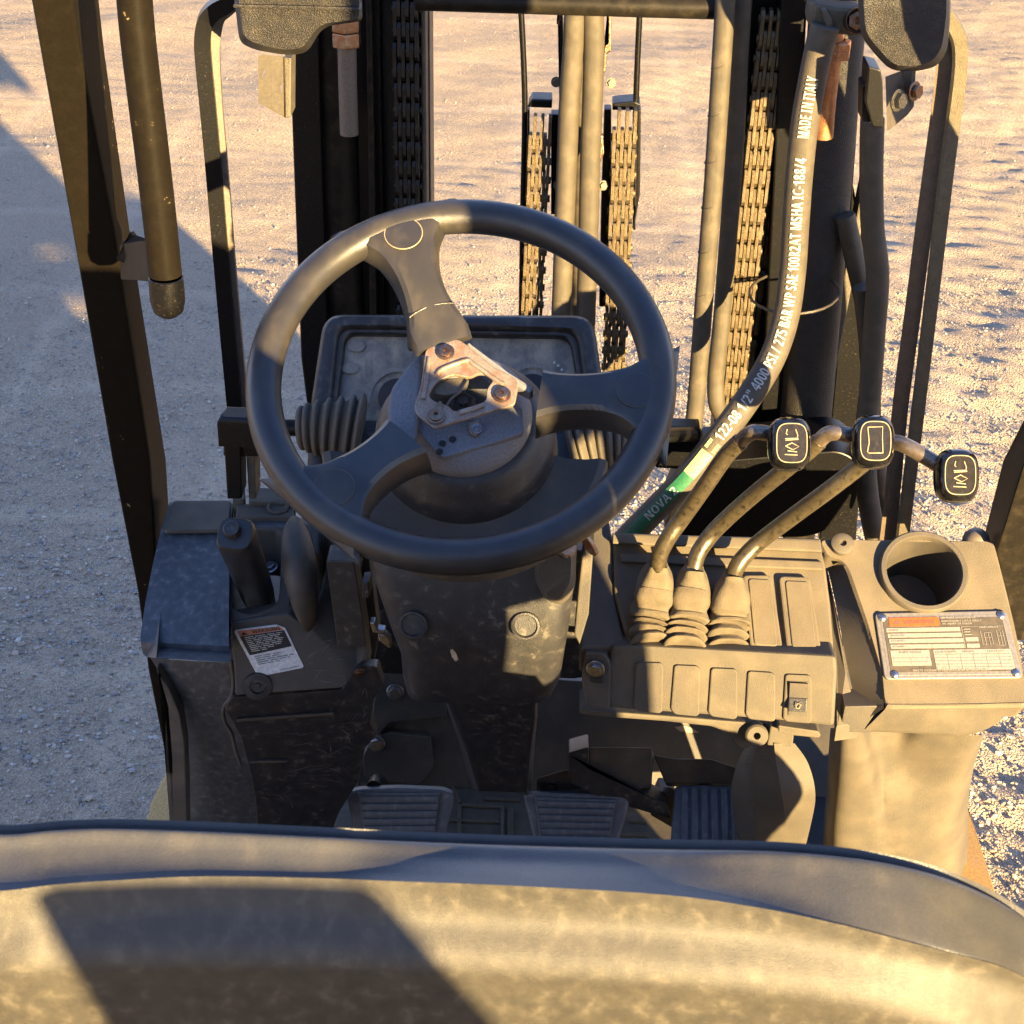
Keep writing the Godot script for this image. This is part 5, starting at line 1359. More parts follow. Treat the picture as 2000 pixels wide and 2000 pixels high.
func data_plate() -> void:
	var d := part("data_plate", truck)
	d.set_meta("label", "silver riveted data plate with an orange warning panel and white tables")
	var nn := V(0.0255,0.8392,0.5431)
	var q := [V(0.3153,1.0343,-1.5025),V(0.4566,1.0364,-1.5123),V(0.4671,0.9947,-1.4485),V(0.3219,0.9934,-1.4396)]
	var at := Quad.new(q, nn)
	plate("frame", [at.at(0, 0, 0.0012), at.at(1, 0, 0.0012), at.at(1, 1, 0.0012), at.at(0, 1, 0.0012)], -nn * 0.003, "plate_silver", d, 0.006, 0.0012)
	plate("plate", [at.at(0.03, 0.055, 0.0014), at.at(0.97, 0.055, 0.0014), at.at(0.97, 0.945, 0.0014), at.at(0.03, 0.945, 0.0014)], -nn * 0.0004, "plate_silver", d, 0.004, 0.0002)
	plate("black_field", [at.at(0.05, 0.1, 0.0018), at.at(0.95, 0.1, 0.0018), at.at(0.95, 0.9, 0.0018), at.at(0.05, 0.9, 0.0018)], -nn * 0.0003, "plate_black", d, 0.003, 0.0001)
	field(d, at, "warning_panel", 0.095, 0.085, 0.47, 0.215, 0.0024, "label_orange")
	for i in 4:
		field(d, at, "entry_line", 0.065 + 0.004 * i, 0.24 + 0.083 * i, 0.615 + 0.004 * i, 0.3 + 0.083 * i, 0.0022, "plate_white")
	field(d, at, "entry_box", 0.64, 0.395, 0.735, 0.455, 0.0022, "plate_white")
	field(d, at, "entry_box", 0.64, 0.49, 0.735, 0.55, 0.0022, "plate_white")
	field(d, at, "entry_table", 0.07, 0.575, 0.355, 0.805, 0.0022, "plate_white")
	field(d, at, "entry_table", 0.385, 0.575, 0.955, 0.875, 0.0022, "plate_white")
	var ink := Mesher.new()
	var red := Mesher.new()
	print_on(red, at, "WARNING", 0.2, 0.18, 0.0044, 0.033)
	red.tri(at.at(0.125, 0.185, 0.0027), at.at(0.155, 0.115, 0.0027), at.at(0.185, 0.185, 0.0027))
	put("printed_words", red, "red_print", d)
	print_on(ink, at, "MODEL", 0.08, 0.287, 0.0019, 0.011)
	print_on(ink, at, "SERIAL NO.", 0.084, 0.37, 0.0019, 0.016)
	print_on(ink, at, "ATTMENT 1", 0.088, 0.453, 0.0019, 0.015)
	print_on(ink, at, "ATTMENT 2", 0.092, 0.536, 0.0019, 0.015)
	print_on(ink, at, "TRUCK WEIGHT", 0.13, 0.625, 0.0022, 0.024)
	print_on(ink, at, "LOAD CENTER", 0.4, 0.625, 0.0021, 0.022)
	print_on(ink, at, "HEIGHT", 0.6, 0.625, 0.0021, 0.012)
	print_on(ink, at, "CAPACITY", 0.78, 0.625, 0.0021, 0.018)
	for y in [0.645, 0.695, 0.74, 0.79, 0.835]:
		ink.quad(at.at(0.39, y, 0.0026), at.at(0.95, y, 0.0026), at.at(0.95, y + 0.005, 0.0026), at.at(0.39, y + 0.005, 0.0026))
	for x in [0.48, 0.575, 0.67, 0.765, 0.86]:
		ink.quad(at.at(x, 0.65, 0.0026), at.at(x + 0.0025, 0.65, 0.0026), at.at(x + 0.0025, 0.87, 0.0026), at.at(x, 0.87, 0.0026))
	for y in [0.69, 0.75]:
		ink.quad(at.at(0.075, y, 0.0026), at.at(0.35, y, 0.0026), at.at(0.35, y + 0.005, 0.0026), at.at(0.075, y + 0.005, 0.0026))
	ink.quad(at.at(0.21, 0.69, 0.0026), at.at(0.213, 0.69, 0.0026), at.at(0.213, 0.8, 0.0026), at.at(0.21, 0.8, 0.0026))
	put("printed_words", ink, "grey_print", d)
	var pale := Mesher.new()
	print_on(pale, at, "IMPROPER OPERATION OR", 0.485, 0.115, 0.0021, 0.037)
	print_on(pale, at, "MAINTENANCE COULD RESULT", 0.485, 0.163, 0.0021, 0.043)
	print_on(pale, at, "IN INJURY OR DEATH", 0.49, 0.211, 0.0021, 0.031)
	print_on(pale, at, "MEETS DESIGN SPECIFICATIONS OF ASME B56.1", 0.21, 0.893, 0.0022, 0.08)
	print_on(pale, at, "LOAD CAPACITY", 0.76, 0.262, 0.0018, 0.02)
	for s in [[0.625, 0.235, 0.95, 0.239], [0.625, 0.235, 0.628, 0.56], [0.947, 0.235, 0.95, 0.56], [0.76, 0.3, 0.763, 0.5], [0.785, 0.33, 0.84, 0.334], [0.785, 0.33, 0.788, 0.52], [0.837, 0.33, 0.84, 0.5], [0.815, 0.33, 0.818, 0.54], [0.76, 0.5, 0.84, 0.504], [0.88, 0.3, 0.883, 0.52], [0.905, 0.33, 0.908, 0.54], [0.925, 0.3, 0.928, 0.52], [0.88, 0.52, 0.93, 0.524], [0.88, 0.38, 0.93, 0.384], [0.79, 0.4, 0.835, 0.404]]:
		pale.quad(at.at(s[0], s[1], 0.0026), at.at(s[2], s[1], 0.0026), at.at(s[2], s[3], 0.0026), at.at(s[0], s[3], 0.0026))
	for s in [[0.64, 0.27, 0.05], [0.64, 0.31, 0.045], [0.64, 0.35, 0.055]]:
		pale.quad(at.at(s[0], s[1], 0.0026), at.at(s[0] + s[2], s[1], 0.0026), at.at(s[0] + s[2], s[1] + 0.014, 0.0026), at.at(s[0], s[1] + 0.014, 0.0026))
	put("printed_words", pale, "plate_white", d)
	for s in [[0.05, 0.075], [0.945, 0.075], [0.075, 0.93], [0.955, 0.925]]:
		var r := Mesher.new()
		r.lathe(at.at(s[0], s[1], 0.001), nn, [Vector2(0.0048, 0), Vector2(0.0044, 0.0016), Vector2(0.002, 0.0026), Vector2(0, 0.0028)], 16)
		put("rivet", r, "zinc", d, 60.0)


# ==================================================================== instrument panel
func make_instruments() -> void:
	var p := part("instrument_panel", truck)
	var nn := V(-0.0091,0.6459,0.7633)
	var b := Mesher.new()
	var outer := Mesher.fillet([V(-0.2673,1.3409,-1.5575),V(0.0044,1.3469,-1.5594),V(0.0213,1.2726,-1.4963),V(0.0258,1.1997,-1.4346),V(-0.2753,1.1913,-1.431),V(-0.2765,1.2647,-1.4931)], 0.02, 6)
	var inner := Mesher.fillet([V(-0.2509,1.3299,-1.548),V(-0.0126,1.3335,-1.5482),V(0.001,1.272,-1.4961),V(0.0052,1.2089,-1.4426),V(-0.2536,1.2017,-1.4396),V(-0.2548,1.2652,-1.4934)], 0.014, 6)
	b.ring_plate(outer, inner, -nn * 0.05, 0.005)
	put("bezel", b, "black_plastic", p, 50.0)
	var rim2 := Mesher.new()
	rim2.ring_plate(Mesher.fillet([V(-0.2551,1.3297,-1.5557),V(-0.0095,1.3334,-1.556),V(0.0041,1.2693,-1.5015),V(0.0084,1.204,-1.4462),V(-0.2574,1.1966,-1.4432),V(-0.2588,1.2623,-1.4988)], 0.014, 6), Mesher.fillet([V(-0.2452,1.3226,-1.5496),V(-0.0185,1.3258,-1.5497),V(-0.0041,1.269,-1.5015),V(0.0002,1.2089,-1.4505),V(-0.2485,1.202,-1.4476),V(-0.2495,1.2625,-1.4989)], 0.012, 6), -nn * 0.02, 0.003)
	put("inner_bezel", rim2, "black_plastic", p, 50.0)
	plate("screen", [V(-0.2595,1.3228,-1.563),V(-0.0042,1.3267,-1.5634),V(0.0073,1.2646,-1.5107),V(0.0107,1.1969,-1.4534),V(-0.2607,1.1894,-1.4502),V(-0.2613,1.2575,-1.5079)], -nn * 0.003, "screen_plastic", p)
	# printed marks under the screen's dust: warning symbols, gauge arcs
	for s in [V(-0.234,1.3102,-1.5475), V(-0.2391,1.2925,-1.5327)]:
		var o := Mesher.new()
		var ring := []
		var u := V(1, 0, 0)
		var w := nn.cross(u).normalized()
		for k in 24:
			var a := TAU * k / 24
			ring.append(s + u * cos(a) * 0.0088 + w * sin(a) * 0.0056)
		o.prism(ring, -nn * 0.0004, 0.0001)
		put("symbol_field", o, "gauge_face", p)
	for g in [[V(-0.1899,1.2707,-1.5136), 0.0315], [V(-0.0539,1.2783,-1.5184), 0.0305]]:
		var u := V(1, 0, 0)
		var w := nn.cross(u).normalized()
		var c: Vector3 = g[0]
		var r: float = g[1]
		var arc := Mesher.new()
		var red := Mesher.new()
		for k in 40:
			var a0 := lerpf(-0.25, PI + 0.25, k / 40.0)
			var a1 := lerpf(-0.25, PI + 0.25, (k + 1) / 40.0)
			var into := red if (k in [9, 10] and r < 0.031) else arc
			into.quad(c + (u * cos(a0) + w * sin(a0)) * r, c + (u * cos(a1) + w * sin(a1)) * r, c + (u * cos(a1) + w * sin(a1)) * (r * 0.84), c + (u * cos(a0) + w * sin(a0)) * (r * 0.84))
		put("gauge_arc", arc, "gauge_face", p)
		if red.v.size(): put("red_mark", red, "red_print", p)
		var dial := Mesher.new()
		dial.lathe(c + nn * 0.0008, nn, [Vector2(r * 0.62, 0.0), Vector2(0.0, 0.0002)], 32)
		put("dial", dial, "label_black", p)
	for s in [V(-0.0332,1.3023,-1.5385), V(-0.029,1.3,-1.5365), V(-0.0253,1.2968,-1.5337)]:
		var dot := Mesher.new()
		dot.lathe(s, nn, [Vector2(0.0014, 0), Vector2(0, 0.0003)], 8)
		put("scale_dot", dot, "white_print", p)
	# stalk levers out of ribbed boots on both sides
	for side in [[[V(-0.2234,1.2575,-1.46),V(-0.2435,1.2603,-1.46),V(-0.2637,1.2619,-1.46),V(-0.2789,1.2614,-1.46)], 1.0, [V(-0.2756,1.2562,-1.47),V(-0.3062,1.2563,-1.47),V(-0.3543,1.2559,-1.47)], V(-0.3359,1.2559,-1.47)], [[V(-0.0071,1.2451,-1.46),V(0.0088,1.2502,-1.46),V(0.0238,1.253,-1.46),V(0.0369,1.2534,-1.46)], -1.0, [V(0.0341,1.2502,-1.47),V(0.0726,1.1773,-1.62),V(0.1336,1.1117,-1.75)], V(0.111,1.111,-1.75)]]:
		var st := part("stalk_lever", truck)
		var pts: Array = Mesher.smooth(side[0], 2)
		var fr := Mesher.frames(pts)
		var rings := []
		for i in pts.size():
			var t := float(i) / (pts.size() - 1)
			for e in [[-0.45, 0.84], [-0.2, 0.98], [0.0, 1.0], [0.2, 0.98], [0.45, 0.84]]:
				var q: Vector3 = pts[i] + fr[i][2] * e[0] * 0.0085
				var ring := []
				var r: float = lerpf(0.036, 0.02, t) * (e[1] if i % 2 == 0 or true else 1.0)
				for k in 20:
					var a := TAU * k / 20
					ring.append(q + (fr[i][0] * cos(a) + fr[i][1] * sin(a) * 1.15) * r)
				rings.append(ring)
		var boot := Mesher.new()
		boot.loft(rings)
		put("boot", boot, "dusty_plastic", st, 50.0)
		rod("shaft", side[2], 0.0085, "black_paint", st, 12, 2)
		var hd := Mesher.new()
		hd.block(side[3] + V(-0.002 * side[1], 0, 0), V(0.048, 0.031, 0.03), 0.005, Basis(Vector3.BACK, -0.02))
		put("grip", hd, "black_paint", st)
	var post := part("panel_post", truck)
	plate("post", [V(-0.3857,1.1851,-1.58),V(-0.3669,1.1857,-1.58),V(-0.3715,1.106,-1.58),V(-0.3874,1.1054,-1.58)], V(0, 0, -0.03), "black_paint", post, 0.002)
	plate("post_side", [V(-0.3649,1.1615,-1.59),V(-0.3548,1.1618,-1.59),V(-0.3578,1.1006,-1.59),V(-0.3658,1.1003,-1.59)], V(0, 0, -0.03), "dusty_steel", post, 0.001)
	plate("post_beam", [V(-0.3862,1.1899,-1.585),V(-0.3398,1.1914,-1.585),V(-0.342,1.1574,-1.585),V(-0.3889,1.1559,-1.585)], V(0, 0, -0.03), "black_paint", post, 0.003)
	plate("post_beam", [V(0.0813,1.0881,-1.76),V(0.1312,1.0842,-1.76),V(0.1292,1.0577,-1.76),V(0.0889,1.0591,-1.76)], V(0, 0, -0.03), "black_paint", post, 0.003)


# ==================================================================== steering column
func make_column() -> void:
	var c := part("steering_column", truck)
	var b := Mesher.new()
	var rings := []
	# each ring: left edge and right edge in view on the near face, how deep it runs, how it is rounded
	for s in [[[V(-0.2617,1.2486,-1.47),V(0.0126,1.2575,-1.47)], 0.06, 0.02], [[V(-0.2628,1.2305,-1.45),V(0.0152,1.2399,-1.45)], 0.09, 0.03], [[V(-0.2511,1.2249,-1.4),V(0.0153,1.2341,-1.4)], 0.12, 0.035], [[V(-0.2301,1.2092,-1.37),V(0.0051,1.2176,-1.37)], 0.15, 0.03], [[V(-0.2101,1.1866,-1.352),V(-0.0028,1.1942,-1.352)], 0.16, 0.028], [[V(-0.2023,1.1526,-1.342),V(-0.0046,1.1601,-1.342)], 0.17, 0.028], [[V(-0.1885,1.1034,-1.338),V(-0.008,1.1105,-1.338)], 0.17, 0.03], [[V(-0.1792,1.0614,-1.344),V(-0.0118,1.0682,-1.344)], 0.17, 0.034], [[V(-0.1786,1.0254,-1.35),V(-0.015,1.031,-1.35)], 0.17, 0.036], [[V(-0.1762,1.0023,-1.362),V(-0.0228,1.0061,-1.362)], 0.16, 0.03]]:
		var l: Vector3 = s[0][0]
		var r: Vector3 = s[0][1]
		var d: float = s[1]
		rings.append(Mesher.fillet([l, r, r + V(-0.01, 0, -d), l + V(0.01, 0, -d)], s[2], 6))
	b.loft(rings)
	put("cover", b, "black_plastic", c, 55.0)
	# flared collar under the wheel and the dark throat inside it
	var o := V(-0.1102,1.4051,-1.2922)
	var ax := V(0,0.8434,0.5373)
	var col := Mesher.new()
	col.lathe(o - ax * 0.105, ax, [Vector2(0.084, -0.02), Vector2(0.082, 0.006), Vector2(0.077, 0.014), Vector2(0.072, 0.022), Vector2(0.068, 0.03), Vector2(0.060, 0.036), Vector2(0.05, 0.036)], 56)
	put("collar", col, "black_plastic", c, 50.0)
	# dished apron round the lower half of the collar
	var apron := Mesher.new()
	var cu := V(0,0.5373,-0.8434)
	var cr := V(1,-0,0)
	var turns := []
	for i in 41:
		var a := deg_to_rad(lerpf(-172.0, -8.0, i / 40.0))
		var line := []
		for q in [[0.076, -0.112], [0.09, -0.116], [0.108, -0.112], [0.120, -0.106], [0.126, -0.108], [0.128, -0.114], [0.124, -0.15]]:
			line.append(o + (cr * cos(a) * 1.03 + cu * sin(a)) * q[0] + ax * q[1])
		turns.append(line)
	apron.sheet(turns)
	put("apron", apron, "filmed_plastic", c, 40.0)
	for s in [V(-0.1509,1.2172,-1.368), V(-0.075,1.2199,-1.368)]:
		var rec := Mesher.new()
		rec.lathe(s, V(0, 0.4, 1), [Vector2(0.015, -0.002), Vector2(0.0145, 0.003), Vector2(0.011, 0.003), Vector2(0.0095, -0.003), Vector2(0, -0.003)], 22)
		put("screw_recess", rec, "black_plastic", c)
	for s in [V(-0.1609,1.1176,-1.333), V(-0.0524,1.1206,-1.333)]:
		var rec := Mesher.new()
		rec.lathe(s, V(0, 0.25, 1), [Vector2(0.0145, -0.004), Vector2(0.0138, -0.0008), Vector2(0.0118, -0.0006), Vector2(0.0105, -0.003), Vector2(0, -0.003)], 24)
		put("screw_recess", rec, "black_plastic", c)
	# ignition boss on the right flank with its key
	var boss := Mesher.new()
	boss.loft([Mesher.fillet([V(-0.0444,1.1939,-1.35),V(-0.006,1.2056,-1.35),V(-0.0054,1.1548,-1.35),V(-0.0186,1.1306,-1.35),V(-0.0365,1.1382,-1.35),V(-0.0468,1.1649,-1.35)], 0.012, 4), Mesher.fillet([V(-0.0391,1.2024,-1.328),V(-0.0107,1.2114,-1.328),V(-0.0107,1.1749,-1.328),V(-0.0208,1.156,-1.328),V(-0.0335,1.1613,-1.328),V(-0.0416,1.1818,-1.328)], 0.012, 4)])
	put("key_boss", boss, "filmed_plastic", c, 50.0)
	var lock := Mesher.new()
	lock.lathe(V(-0.0156,1.2124,-1.335), V(0.5, 0.6, 0.6), [Vector2(0.0115, -0.02), Vector2(0.0115, 0.0), Vector2(0.0095, 0.002), Vector2(0.0, 0.002)], 24)
	put("key_lock", lock, "raw_steel", c)
	var key := Mesher.new()
	key.prism(Mesher.fillet([V(-0.0043,1.2364,-1.315),V(0.0008,1.2377,-1.315),V(0.0077,1.228,-1.315),V(0.0128,1.2171,-1.315),V(0.011,1.2137,-1.315),V(0.0053,1.2168,-1.315),V(-0.0007,1.2255,-1.315)], 0.004), V(0.002, 0, -0.003), 0.0008)
	put("key", key, "raw_steel", c)
	plate("side_bracket", [V(0.0015,1.1758,-1.4),V(0.0114,1.1761,-1.4),V(0.0093,1.0914,-1.4),V(0.0013,1.0534,-1.4),V(-0.0043,1.0658,-1.4),V(-0.0019,1.1217,-1.4)], V(0, 0, -0.02), "filmed_plastic", c)


# ==================================================================== steering wheel
func make_wheel() -> void:
	var w := part("steering_wheel", truck)
	var o := V(-0.1102,1.4051,-1.2922)
	var n := V(0,0.8434,0.5373)
	var u := V(0,0.5373,-0.8434)
	var r := V(1,-0,0)
	var big := 0.1685
	var small := 0.0158
	var rim := Mesher.new()
	var rings := []
	for i in 128:
		var a := TAU * i / 128
		var ring := []
		for k in 24:
			var t := TAU * k / 24
			ring.append(o + (r * cos(a) + u * sin(a)) * (big + cos(t) * small * 0.97) + n * sin(t) * small)
		rings.append(ring)
	rings.append(rings[0])
	rim.loft(rings, false)
	put("rim", rim, "wheel_rubber", w, 60.0)
	# three spokes, flared into the rim, deeper towards the hub
	for badge in [V(-0.1716,1.4928,-1.4113), V(0.0364,1.4055,-1.2743), V(-0.2032,1.3542,-1.1938)]:
		var d: Vector3 = badge - o
		var a := atan2(d.dot(u), d.dot(r))
		var er: Vector3 = r * cos(a) + u * sin(a)
		var et: Vector3 = r * -sin(a) + u * cos(a)
		var stations := []
		for s in [[0.182, 0.058, 0.000, -0.006], [0.174, 0.052, 0.0085, -0.010], [0.162, 0.046, 0.0125, -0.012], [0.150, 0.036, 0.0125, -0.014], [0.141, 0.0285, 0.0115, -0.017], [0.128, 0.0235, 0.010, -0.022], [0.112, 0.0205, 0.006, -0.028], [0.094, 0.0205, 0.001, -0.034], [0.078, 0.0235, -0.004, -0.040], [0.068, 0.027, -0.007, -0.044]]:
			var ring := []
			for q in [[-1.0, 0.55], [-0.88, 0.9], [-0.7, 1.0], [0.0, 1.03], [0.7, 1.0], [0.88, 0.9], [1.0, 0.55], [1.04, 0.2], [0.98, 0.0], [0.0, -0.02], [-0.98, 0.0], [-1.04, 0.2]]:
				ring.append(o + er * s[0] + et * (q[0] * s[1]) + n * lerpf(s[3], s[2], q[1]))
			stations.append(ring)
		var sp := Mesher.new()
		var fine := []
		if a > 1.0 and a < 2.6:       # the sunlit spoke runs on over the hub to the stamped plate
			for e in [[0.06, 0.027, -0.009, -0.03], [0.05, 0.0255, -0.0115, -0.022], [0.0455, 0.025, -0.013, -0.02]]:
				var ring := []
				for q in [[-1.0, 0.55], [-0.88, 0.9], [-0.7, 1.0], [0.0, 1.03], [0.7, 1.0], [0.88, 0.9], [1.0, 0.55], [1.04, 0.2], [0.98, 0.0], [0.0, -0.02], [-0.98, 0.0], [-1.04, 0.2]]:
					ring.append(o + er * e[0] + et * (q[0] * e[1]) + n * lerpf(e[3], e[2], q[1]))
				stations.append(ring)
		for k in stations[0].size():
			var line := []
			for s in stations: line.append(s[k])
			fine.append(Mesher.smooth(line, 3))
		var cross := []
		for i in fine[0].size():
			var ring := []
			for k in fine.size(): ring.append(fine[k][i])
			cross.append(ring)
		sp.loft(cross)
		put("spoke", sp, "wheel_rubber", w, 34.0)
		# round badge set in a groove, and the seam at the spoke's root
		var disc := Mesher.new()
		disc.lathe(o + er * 0.1505 + n * 0.0112, n, [Vector2(0.0166, 0.0), Vector2(0.0166, 0.0022), Vector2(0.0158, 0.0026), Vector2(0.0, 0.003)], 36)
		put("badge", disc, "wheel_rubber", w, 40.0)
		var groove := []
		for k in 37:
			var t := TAU * k / 36
			groove.append(o + er * (0.1505 + cos(t) * 0.0168) + et * sin(t) * 0.0168 + n * 0.0132)
		rod("badge_ring", groove, 0.0005, "gold_print" if badge == V(-0.1716,1.4928,-1.4113) else "filmed_plastic", w, 6, 1)
		var root := []
		if not (a > 1.0 and a < 2.6): continue
		for k in 9:
			var t := (k - 4) / 4.0
			root.append(o + er * (0.0765 + 0.004 * (1.0 - t * t)) + et * t * 0.021 + n * (-0.0035 - 0.001 * t * t))
		rod("root_seam", root, 0.0012, "wheel_rubber", w, 8, 2)
	# alloy hub shell
	var hub := Mesher.new()
	hub.lathe(o - n * 0.066, n, [Vector2(0.057, -0.01), Vector2(0.061, 0.0), Vector2(0.060, 0.007), Vector2(0.056, 0.014), Vector2(0.05, 0.02), Vector2(0.046, 0.024), Vector2(0.03, 0.025), Vector2(0.022, 0.01), Vector2(0.02, 0.0), Vector2(0.0, 0.0)], 56)
	put("hub_shell", hub, "hub_alloy", w, 40.0)
	for s in [[V(-0.1558,1.3994,-1.3391),V(-0.1472,1.4024,-1.3438),V(-0.1462,1.3717,-1.2956),V(-0.1477,1.3548,-1.2691),V(-0.1615,1.3529,-1.2661),V(-0.1701,1.3576,-1.2735),V(-0.1741,1.3712,-1.2948),V(-0.1726,1.3834,-1.314)], [V(-0.1114,1.4143,-1.3439),V(-0.0849,1.4041,-1.3278),V(-0.0538,1.3929,-1.3103),V(-0.0479,1.3902,-1.3061),V(-0.0508,1.3874,-1.3017),V(-0.0653,1.3916,-1.3082),V(-0.0855,1.4001,-1.3216)]]:
		plate("hub_wing", s, -n * 0.012, "hub_alloy", w, 0.006, 0.003)
	plate("lower_plate", [V(-0.1552,1.359,-1.2943),V(-0.1325,1.355,-1.2881),V(-0.0643,1.3705,-1.3124),V(-0.0579,1.369,-1.31),V(-0.0561,1.3553,-1.2885),V(-0.0831,1.3494,-1.2792),V(-0.1247,1.3411,-1.2662),V(-0.1303,1.3437,-1.2702),V(-0.1363,1.3495,-1.2794)], -n * 0.006, "hub_alloy", w, 0.003, 0.001)
	for s in [V(-0.1507,1.3602,-1.2943), V(-0.1254,1.3492,-1.277), V(-0.1168,1.3515,-1.2807), V(-0.1276,1.3448,-1.2702)]:  # dark discs stand in for the shaded holes of this plate
		var hole := Mesher.new()
		hole.lathe(s, n, [Vector2(0.0032, 0.0), Vector2(0.0028, 0.0004), Vector2(0, -0.0)], 12)
		put("rivet", hole, "cast_iron", w)
	plate("terminal", [V(-0.1051,1.362,-1.2916),V(-0.0955,1.3644,-1.2953),V(-0.0915,1.359,-1.2869),V(-0.0965,1.3551,-1.2808),V(-0.1028,1.3566,-1.2831)], -n * 0.003, "rusty_plate", w, 0.002)
	bolt("terminal_screw", V(-0.0963,1.3597,-1.2862), n, 0.0036, "zinc", w)
	# stamped plate with its central opening, three screws and a raised bead
	var outer := Mesher.fillet([V(-0.1435,1.4136,-1.3298),V(-0.1165,1.4197,-1.3394),V(-0.1081,1.4168,-1.3347),V(-0.0848,1.4054,-1.3169),V(-0.0626,1.3983,-1.3058),V(-0.0614,1.3939,-1.2989),V(-0.0638,1.3846,-1.2843),V(-0.0763,1.3825,-1.2809),V(-0.1128,1.3748,-1.2689),V(-0.1307,1.371,-1.2629),V(-0.1459,1.3778,-1.2735),V(-0.1499,1.3817,-1.2798),V(-0.1451,1.3933,-1.2979)], 0.004, 3)
	var inner := Mesher.fillet([V(-0.1383,1.3882,-1.2899),V(-0.1322,1.396,-1.3021),V(-0.1176,1.4001,-1.3086),V(-0.1028,1.3984,-1.306),V(-0.0964,1.401,-1.3101),V(-0.088,1.4006,-1.3094),V(-0.0828,1.3977,-1.3048),V(-0.0886,1.3926,-1.2969),V(-0.088,1.3864,-1.287),V(-0.1151,1.3802,-1.2773),V(-0.1216,1.3839,-1.2831),V(-0.1323,1.3853,-1.2854)], 0.004, 3)
	var stamp := Mesher.new()
	stamp.ring_plate(outer, inner, -n * 0.003, 0.0008)
	put("hub_plate", stamp, "rusty_plate", w, 40.0)
	rod("bead", [V(-0.1321,1.3996,-1.3068),V(-0.1284,1.4027,-1.3117),V(-0.1155,1.4063,-1.3173),V(-0.1059,1.4081,-1.3202),V(-0.1004,1.406,-1.3168),V(-0.0792,1.3975,-1.3035),V(-0.0738,1.3959,-1.3011)], 0.0022, "rusty_plate", w, 8, 4)
	rod("bead", [V(-0.1397,1.4086,-1.321),V(-0.1405,1.4003,-1.3079),V(-0.1413,1.392,-1.2949),V(-0.1424,1.3865,-1.2863)], 0.002, "rusty_plate", w, 8, 4)
	rod("bead", [V(-0.1106,1.38,-1.2761),V(-0.1007,1.3818,-1.2789),V(-0.0904,1.3841,-1.2826)], 0.0026, "rusty_plate", w, 8, 3)
	for s in [V(-0.1258,1.4125,-1.3261), V(-0.0751,1.3904,-1.2915), V(-0.13,1.378,-1.2721)]:
		var sc := Mesher.new()
		sc.lathe(s, n, [Vector2(0.0078, 0), Vector2(0.0078, 0.0012), Vector2(0.0062, 0.0016), Vector2(0.0058, 0.0036), Vector2(0.0045, 0.0042), Vector2(0.0018, 0.0042), Vector2(0.0014, 0.002), Vector2(0, 0.002)], 24)
		put("hub_screw", sc, "raw_steel", w)
	# steering shaft nut, contact tongue and a loose wire in the opening
	var nut := Mesher.new()
	nut.lathe(V(-0.109,1.3724,-1.3042), n, [Vector2(0.012, -0.01), Vector2(0.012, 0.004), Vector2(0.009, 0.006), Vector2(0.005, 0.006), Vector2(0.005, 0.01), Vector2(0.0, 0.011)], 6)
	put("shaft_nut", nut, "cast_iron", w, 20.0)
	plate("tongue", [V(-0.1333,1.3914,-1.3043),V(-0.1283,1.3943,-1.3088),V(-0.1081,1.3969,-1.3128),V(-0.1044,1.3953,-1.3103),V(-0.1057,1.3908,-1.3033),V(-0.1125,1.3874,-1.2979),V(-0.1256,1.3861,-1.2959),V(-0.1337,1.387,-1.2974)], -n * 0.004, "dusty_steel", w, 0.006, 0.001)
	rod("wire", [V(-0.1221,1.3823,-1.2843),V(-0.1181,1.3861,-1.2904),V(-0.1106,1.3901,-1.2966),V(-0.105,1.3957,-1.3054)], 0.0011, "black_hose", w, 6)
	plate("clip", [V(-0.1307,1.3853,-1.2816),V(-0.1273,1.387,-1.2843),V(-0.1245,1.3849,-1.281),V(-0.1251,1.3822,-1.2767),V(-0.1303,1.3821,-1.2766)], -n * 0.004, "raw_steel", w, 0.001, 0.0005)


